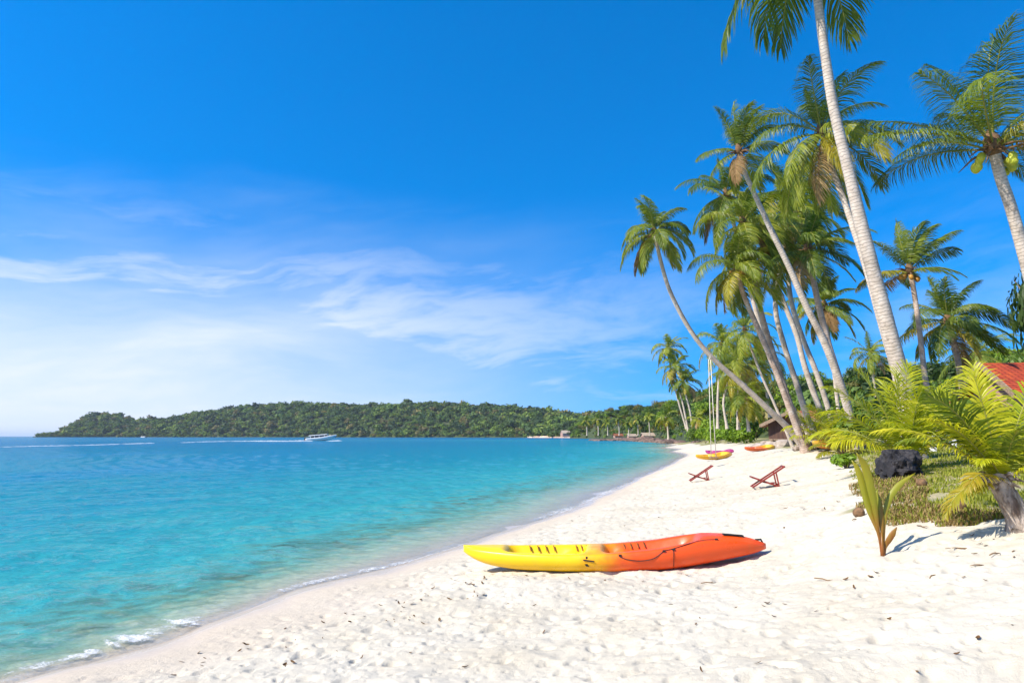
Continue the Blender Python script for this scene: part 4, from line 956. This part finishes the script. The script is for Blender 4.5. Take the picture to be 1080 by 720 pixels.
# ------------------------------------------------------------------ deck chairs
def deck_chair(label, pos, rz, s):
    root = thing('deck_chair', label, 'deck chair', pos, 'red deck chairs on the sand', rz)
    b_ = lambda a, c, w, h, nm: (lambda q_: (q_.bar(a, c, w, h), q_.build(nm, M['wood_red'], root, False, .004 * s)))(MB())
    hw = .27 * s
    for y in (-hw, hw):
        b_((-.50 * s, y, .0), (.48 * s, y, .66 * s), .035 * s, .05 * s, 'back_rail')
        b_((-.50 * s, y * .86, .32 * s), (.33 * s, y * .86, .03 * s), .03 * s, .048 * s, 'seat_rail')
        b_((.22 * s, y * 1.09, .50 * s), (.30 * s, y * 1.09, .03 * s), .028 * s, .045 * s, 'prop_leg')
    for (x, z), nm, r in (((.48, .66), 'head_bar', .032), ((-.46, .03), 'foot_bar', .02), ((-.50, .32), 'front_bar', .024), ((.31, .045), 'rear_bar', .022)):
        b = MB(); b.tube([(x * s, -hw * 1.12, z * s), (x * s, hw * 1.12, z * s)], r * s, 8); b.build(nm, M['wood_red'], root, True)
    b = MB(); C = spline([(-.48 * s, 0, .31 * s), (-.2 * s, 0, .17 * s), (.05 * s, 0, .12 * s), (.22 * s, 0, .14 * s), (.30 * s, 0, .075 * s)], 14)
    V = [(c[0], y, c[2]) for c in C for y in (-hw * .78, hw * .78)]; Qs = [(2 * i, 2 * i + 1, 2 * i + 3, 2 * i + 2) for i in range(13)]
    o = link('seat_sling', new_mesh('seat_sling', V, Qs, M['sling']), root); md = o.modifiers.new('t', 'SOLIDIFY'); md.thickness = .012
    return root
M['sling'] = simple('dark_red_canvas', (.22, .03, .02), (.15, .022, .016), .85, 20)
p = onground(810, 514); deck_chair('nearer red wooden deck chair on the open white sand', (p.x, p.y, p.z), R(-13), .76)
p = onground(739.5, 507); deck_chair('farther red wooden deck chair close to the water', (p.x, p.y, p.z), R(-9), .76)

# ------------------------------------------------------------------ rope swing
ts = at(748.5, 379, 28.0); gsw = gz(ts.x, ts.y)
sw = thing('rope_swing', 'long pale rope swing hanging from the leaning palm', 'swing', (ts.x, ts.y, gsw))
hgt = ts.z - gsw
for x0, x1 in ((-.04, -.10), (.04, .10)):
    b = MB(); b.tube([(x0, 0, hgt), ((x0 + x1) / 2, .02, hgt * .5), (x1, 0, .42)], .017, 6); b.build('rope', M['rope'], sw, True)
b = MB(); b.tube([(-.06, -.13, hgt - .02), (0, -.15, hgt + .09), (.04, 0, hgt + .14), (.02, .15, hgt + .07), (.05, .12, hgt - .02)], .028, 6); b.build('knot', M['rope'], sw, True)
b = MB(); b.box((0, 0, .40), (.34, .2, .04)); b.build('seat', M['wood'], sw, False, .006)

# ------------------------------------------------------------------ huts, house, bench
M['tile'] = [None, None]
def roof_mat(name, a, b, sc):
    m, q, out = mat(name); t = q.n('ShaderNodeTexCoord'); x_, y_, z_ = q.sep(t.outputs['Object'])
    br = q.n('ShaderNodeTexBrick'); br.inputs['Scale'].default_value = 1.0; br.inputs['Mortar Size'].default_value = .02; br.inputs['Brick Width'].default_value = .22; br.inputs['Row Height'].default_value = .16
    q.put(br.inputs['Vector'], q.xyz(q.math('ADD', x_, y_), q.math('MULTIPLY', z_, 1.8), 0)); br.inputs['Color1'].default_value = (*a, 1); br.inputs['Color2'].default_value = (*b, 1); br.inputs['Mortar'].default_value = (*[k * .35 for k in b], 1)
    nz = q.noise(t.outputs['Object'], sc, 5); c = q.mix(q.rng(nz, .45, .75, 0, .5), br.outputs[0], (*[k * .45 for k in b], 1))
    p = pbsdf(q, c, .7, q.bump(br.outputs[1], .6, -.03), .3); q.t.links.new(p.outputs[0], out.inputs[0]); return m
M['red_tile'] = roof_mat('red_roof_tile', (.50, .085, .02), (.36, .05, .02), 2.0)
M['brown_tile'] = roof_mat('orange_brown_roof', (.42, .16, .06), (.30, .10, .045), 1.5)
M['wall_shade'] = simple('shade_dark_wall', (.12, .065, .045), (.07, .04, .03), .8, 6, 0, .3, 5, (1, 1, .2))  # dark colour stands for shade in the open space under the hut roof
M['wall_pink'] = simple('pinkish_timber_wall', (.38, .24, .19), (.28, .17, .13), .8, 5, 0, .3, 5, (.3, .3, 3))
M['trim_orange'] = simple('orange_trim_board', (.45, .14, .03), (.35, .10, .03), .6)
M['pale_roof'] = simple('pale_thatch', (.40, .33, .25), (.28, .22, .16), .9, 2)
def house(label, pos, rz, w, d, h, rh, roofm, wallm, over=.6, name='beach_house', posts=True, raised=.5, group=None, small=False):
    """gable house: ridge along local x"""
    root = thing(name, label, 'house', pos, group, rz)
    z0 = raised
    b = MB(); b.box((0, 0, z0 + h / 2), (w, d, h)); 
    b.add([(-w / 2, -d / 2, z0 + h), (-w / 2, d / 2, z0 + h), (-w / 2, 0, z0 + h + rh * .9)], [(0, 1, 2)]); b.add([(w / 2, -d / 2, z0 + h), (w / 2, d / 2, z0 + h), (w / 2, 0, z0 + h + rh * .9)], [(0, 2, 1)])
    b.build('wall', wallm, root)
    b = MB(); e = over; rise = rh * (d / 2 + e) / (d / 2); th = .12
    for s in (-1, 1):
        y1 = s * (d / 2 + e); ze = z0 + h + rh - rise
        P = [(-w / 2 - e, 0, z0 + h + rh), (w / 2 + e, 0, z0 + h + rh), (w / 2 + e, y1, ze), (-w / 2 - e, y1, ze)]
        b.add(P + [(x, y, z - th) for x, y, z in P], [(0, 1, 2, 3), (7, 6, 5, 4), (0, 4, 5, 1), (1, 5, 6, 2), (2, 6, 7, 3), (3, 7, 4, 0)])
    rf = b.build('roof', roofm, root)
    if small: return root
    b = MB()
    for sx in (-1, 1):
        for s in (-1, 1): b.bar((sx * (w / 2 + e + .03), 0, z0 + h + rh - .05), (sx * (w / 2 + e + .03), s * (d / 2 + e), z0 + h + rh - rise - .05), .05, .22)
    for s in (-1, 1): b.bar((-w / 2 - e, s * (d / 2 + e + .03), z0 + h + rh - rise - .05), (w / 2 + e, s * (d / 2 + e + .03), z0 + h + rh - rise - .05), .05, .2)
    b.build('barge_board', M['wood'], rf)
    b = MB(); b.box((-.2, -d / 2 - .7, z0 - .06), (w + .6, 1.6, .12)); b.box((0, 0, z0 - .06), (w, d, .1)); b.build('deck', M['wood'], root)
    for x in (-w / 2, -w / 6, w / 6, w / 2):
        for y in (-d / 2 - 1.35, d / 2 - .2):
            b = MB(); b.box((x, y, (z0 + (h * .86 if y < 0 else 0)) / 2 - .3), (.13, .13, z0 + (h * .86 if y < 0 else 0) + .6)); b.build('post', M['wood'], root)
    b = MB(); b.bar((-w / 2, -d / 2 - 1.35, z0 + .85), (w / 2, -d / 2 - 1.35, z0 + .85), .06); b.bar((-w / 2, -d / 2 - 1.35, z0 + .45), (w / 2, -d / 2 - 1.35, z0 + .45), .05); b.build('railing', M['trim_orange'], root)
    b = MB(); b.box((-w * .12, -d / 2 - .025, z0 + h * .44), (.8, .05, h * .88)); dr = b.build('door', M['wood'], root)
    for x in (-w * .36, w * .28):
        b = MB(); b.box((x, -d / 2 - .02, z0 + h * .58), (.8, .06, h * .5)); f_ = b.build('window', M['white_paint'], root)
        b = MB(); b.box((x, -d / 2 - .055, z0 + h * .58), (.68, .02, h * .4)); b.build('pane', M['dark_glass'], f_)
    return root
p = at(838, 462, 50); house('brown roofed beach hut behind the leaning trunks', (p.x, p.y, gz(p.x, p.y) - .1), R(66), 3.6, 3.3, 1.2, .8, M['brown_tile'], M['wall_shade'], .5, 'beach_hut', raised=.45)
p = at(858, 458, 57); house('small side hut right of the brown roofed hut', (p.x, p.y, gz(p.x, p.y) - .1), R(-10), 3.0, 2.6, 1.2, .7, M['brown_tile'], M['wall_pink'], .5, 'beach_hut', raised=.5)
p = at(1093, 450, 26); house('house with bright red tiled roof at the right edge', (p.x + .2, p.y, gz(p.x, p.y)), R(-8), 3.0, 3.4, 1.30, 1.05, M['red_tile'], M['wall_pink'], .45, 'beach_house', raised=.75)
p = at(982, 447, 44); house('small red roofed hut glimpsed through the young palm fronds', (p.x, p.y, gz(p.x, p.y)), R(30), 2.4, 2.4, 1.3, .75, M['red_tile'], M['wall_pink'], .4, 'beach_hut', raised=.5)
for i, (px, Yd, w, lb, rm) in enumerate(((598, 800, 14, 'small pale shed on the far beach', 'pale_roof'), (664, 372, 4, 'little pale roofed hut above the dark shore rocks', 'pale_roof'), (650, 405, 4.5, 'low brown roofed hut near the waterline left of the pale hut', 'brown_tile'), (680, 300, 4.5, 'low thatched hut nearest the far palms', 'pale_roof'))):
    p = at(px, 459, Yd); house(lb, (p.x, p.y - 6, .8), .2, w, w * .7, w * .32, w * .22, M[rm], M['wall_pink'], .6, 'shore_hut', False, .3, None, True)
# far beach strip
pts0 = fs(np.linspace(556, 640, 30), np.zeros(30)); V = []
for (x, y, z), a in zip(pts0, np.linspace(0, 1, 30)):
    w = 10 * math.sin(math.pi * a) + 1; k = 1 - w / y
    V += [(x * k, y * k, -.2), (x * (1 - .3 * w / y), y * (1 - .3 * w / y), .9), (x, y, 1.8 + .5 * math.sin(a * 9))]
o = link('far_beach_strip', new_mesh('far_beach_strip', V, [(3 * i + a, 3 * i + 3 + a, 3 * i + 4 + a, 3 * i + 1 + a) for i in range(29) for a in (0, 1)], simple('far_sand', (.55, .42, .32), (.38, .24, .17), .9, .05))); tag(o, kind='structure')

p = on(995, 477, 1.55); bn = thing('bench', 'white plank bench on the grass behind the young palm', 'bench', (p.x, p.y, gz(p.x, p.y)), None, R(-6))
s_ = p.y / 24
b = MB(); b.box((0, 0, .44), (.86, .3, .06)); b.build('seat', M['white_paint'], bn, False, .006)
for x in (-.26, .26): b = MB(); b.box((x, 0, .2), (.10, .24, .42)); b.build('leg', M['white_paint'], bn, False, .006)

# ------------------------------------------------------------------ boats and wakes
def speedboat(label, pos, rz, L, mast=False):
    root = thing('speedboat', label, 'boat', pos, None, rz)
    n = 24; t = np.linspace(0, 1, n); V = []
    hb = L * .14 * np.interp(t, [0, .5, .75, .9, 1], [.95, 1, .82, .48, .03]); sh = L * np.interp(t, [0, .5, 1], [.085, .10, .155]); kz = L * np.interp(t, [0, .6, .85, 1], [-.03, -.02, .02, .13])
    for i in range(n):
        x = (t[i] - .5) * L
        for y, z in ((0, kz[i]), (.75 * hb[i], kz[i] * .6 + sh[i] * .2), (hb[i], sh[i] * .85), (.97 * hb[i], sh[i]), (0, sh[i] * 1.02), (-.97 * hb[i], sh[i]), (-hb[i], sh[i] * .85), (-.75 * hb[i], kz[i] * .6 + sh[i] * .2)): V.append((x, y, z))
    Q = [(i * 8 + j, (i + 1) * 8 + j, (i + 1) * 8 + (j + 1) % 8, i * 8 + (j + 1) % 8) for i in range(n - 1) for j in range(8)] + [tuple(range(8))]
    link('hull', new_mesh('hull', V, Q, M['white_paint']), root)
    b = MB(); b.box((-.07 * L, 0, L * .125), (L * .50, L * .21, L * .075), None, 0, .93); b.build('cabin', M['dark_glass'], root)
    b = MB(); b.box((.19 * L, 0, L * .135), (L * .10, L * .18, L * .05), Matrix.Rotation(R(25), 3, 'Y')); b.build('windscreen', M['dark_glass'], root)
    b = MB(); b.box((-.09 * L, 0, L * .178), (L * .62, L * .26, L * .02), Matrix.Rotation(R(-1.5), 3, 'Y'), 0, .96); b.build('roof', M['white_paint'], root, False, L * .004)
    for x in (-.34, -.2, -.05, .12):
        for y in (-.115, .115): b = MB(); b.box((x * L, y * L, L * .135), (L * .012, L * .008, L * .085)); b.build('pillar', M['white_paint'], root)
    for y in (-.06, .06): b = MB(); b.box((-.53 * L, y * L, L * .06), (L * .045, L * .04, L * .11), None, 0, .8); b.build('outboard_motor', M['black'], root, False, L * .005)
    b = MB(); b.tube([(.28 * L, -.08 * L, .13 * L), (.3 * L, -.08 * L, .17 * L), (.47 * L, 0, .19 * L), (.3 * L, .08 * L, .17 * L), (.28 * L, .08 * L, .13 * L)], L * .004, 5); b.build('bow_rail', M['white_paint'], root, True)
    return root
p = on(339, 464.6, 0.0); o = speedboat('white covered speedboat heading right across the bay', (p.x, p.y, .25), R(4), p.y * 31 / F); o.rotation_euler[1] = R(-3.5)
p = on(151, 461.4, 0.0); speedboat('tiny distant white boat below the far headland', (p.x, p.y, .2), R(160), p.y * 7 / F)
def wake(label, path, w, seed):
    rr = np.random.default_rng(seed); V, Qs = [], []; base = 0
    C = spline([on(a, b_, 0.0) for a, b_ in path], 120); T = np.gradient(C, axis=0); T /= np.linalg.norm(T, axis=1, keepdims=True)
    ts = np.linspace(0, 1, 120)
    for c_, t_, k in zip(C, T, ts):
        nrm = np.array([-t_[1], t_[0], 0])
        for f in (-1, -.5, 0, .5, 1):
            z = (1 - f * f) * w * (.10 + .12 * rr.random()) * (.35 + .65 * k)
            V.append(c_ + nrm * f * w * (.35 + .65 * k) * (1 + .8 * fbm(np.array([k * 60.]), np.array([f * 2. + seed]), seed, 2)[0]) + np.array([0, 0, z + .03]))
    Q = [(5 * i + j, 5 * i + j + 1, 5 * i + j + 6, 5 * i + j + 5) for i in range(119) for j in range(4)]
    return tag(link('boat_wake', new_mesh('boat_wake', V, Q, M['foam'], attrs={'cover': np.full(len(V), .62)})), label, 'wake', None, 'stuff')
wake('white churned wake trailing left behind the speedboat', [(190, 466.9), (225, 465.7), (265, 465.3), (300, 465.4), (326, 465.2)], 2.3, 3)
wake('long older white wake line at the left of the bay', [(-40, 472.5), (0, 471.6), (40, 470.6), (90, 469.6), (160, 467.4)], 1.0, 5)
wake('bow splash under the front of the speedboat', [(345, 465.3), (350, 465.1), (357, 464.9)], 1.6, 7)

# ------------------------------------------------------------------ litter on the sand
def leaf_mesh(seed, curl):
    rr = np.random.default_rng(seed); n = 7; t = np.linspace(-1, 1, n); V = []
    for x in t:
        w = .42 * math.sqrt(max(0.0, 1 - abs(x) ** 1.7)) * (1 + rr.normal(0, .08)); z = curl * x * x * .5
        V += [(x, -w, z + curl * .5 * w), (x, 0, z), (x, w, z + curl * .6 * w)]
    return new_mesh('dry_leaf', V, [(3 * i + a, 3 * i + a + 1, 3 * i + a + 4, 3 * i + a + 3) for i in range(n - 1) for a in (0, 1)], M['leaf_litter'])
LM = [leaf_mesh(i, c) for i, c in enumerate((.3, .7, -.4, .9, .5))]
lr = random.Random(77)
def litter(px, py, s, label, group):
    p = onground(px, py)
    o = link('dry_leaf', lr.choice(LM), None, (p.x, p.y, p.z + s * .25)); o.scale = (s, s * lr.uniform(.6, 1.1), s * 1.2); o.rotation_euler = (lr.uniform(-.5, .5), lr.uniform(-.5, .5), lr.uniform(0, 6.28))
    tag(o, label, 'leaf', group)
for i in range(56):       # the tide line at lower left
    px = lr.uniform(180, 520); py = np.interp(px, [180, 300, 420, 520], [700, 665, 632, 612]) + abs(lr.gauss(0, 22)) - 4
    if py < 716: litter(px, py, lr.uniform(.014, .036), 'small brown dried leaf scattered along the tide line at lower left', 'dried leaves along the tide line')
for i in range(46):
    px = lr.uniform(420, 1075); py = 604 + lr.random() ** 1.3 * 112
    litter(px, py, lr.uniform(.012, .034), 'small brown dried leaf on the dry sand in front of the large kayak', 'dried leaves on the foreground sand')
for i in range(26):
    px = lr.uniform(560, 900); py = lr.uniform(516, 560)
    if not (480 < px < 815 and py > 555) and px > np.interp(py, [500, 560], [705, 545]) : litter(px, py, lr.uniform(.02, .045), 'small dark leaf on the sand between the large kayak and the deck chairs', 'dried leaves on the middle sand')
for i in range(10):
    px = lr.uniform(985, 1075); litter(px, lr.uniform(566, 590), lr.uniform(.015, .035), 'dry leaf on the sand below the stump palm', 'dried leaves below the stump')

# ------------------------------------------------------------------ the air over the bay
m, q, out = mat('sea_air'); v = q.n('ShaderNodeVolumePrincipled'); v.inputs['Color'].default_value = (.75, .85, 1, 1)
v.inputs['Density'].default_value = .00006; v.inputs['Anisotropy'].default_value = .2
q.t.links.new(v.outputs[0], out.inputs['Volume'])
b = MB(); b.box((0, 20000, 52), (420000, 42000, 120)); tag(b.build('haze', m), 'thin pale sea haze over the bay', 'haze', None, 'stuff')

# dry debris around the berm: twigs and old husks
for i, (px, py) in enumerate(((985, 604), (1012, 578), (1050, 584), (902, 548), (972, 556), (1030, 596), (870, 612), (748, 616))):
    p = onground(px, py); a = lr.uniform(0, 6.28); l = lr.uniform(.06, .14)
    b = MB(); b.tube([(-l, 0, .006), (-l * .3, l * .08, .012), (l * .3, -l * .05, .010), (l, l * .1, .004)], [.005, .006, .005, .002], 5); b.tube([(l * .2, 0, .01), (l * .5, l * .25, .016), (l * .6, l * .4, .01)], [.003, .003, .001], 4)
    o = b.build('twig', M['stalk_dry'], None, True); o.location = p; o.rotation_euler = (0, 0, a); tag(o, 'thin brown twig lying on the dry sand at the right', 'twig', 'twigs on the sand')
for i, (px, py, lb) in enumerate(((906, 545, 'old brown coconut husk on the sandy edge of the grass behind the sprout'), (1012, 538, 'old brown coconut husk in the grass left of the stump'), (972, 512, 'old brown coconut husk on the grass right of the black rock'))):
    p = onground(px, py); th = np.linspace(0, math.pi, 8)
    V, Q, _ = tube([(0, 0, .085 * math.cos(x)) for x in th], [max(.065 * math.sin(x), .003) for x in th], 10)
    o = link('coconut_husk', new_mesh('coconut_husk', V, Q, M['fibre'])); o.location = p + Vector((0, 0, .04)); o.rotation_euler = (1.3, .3, i * 1.7); tag(o, lb, 'coconut husk')
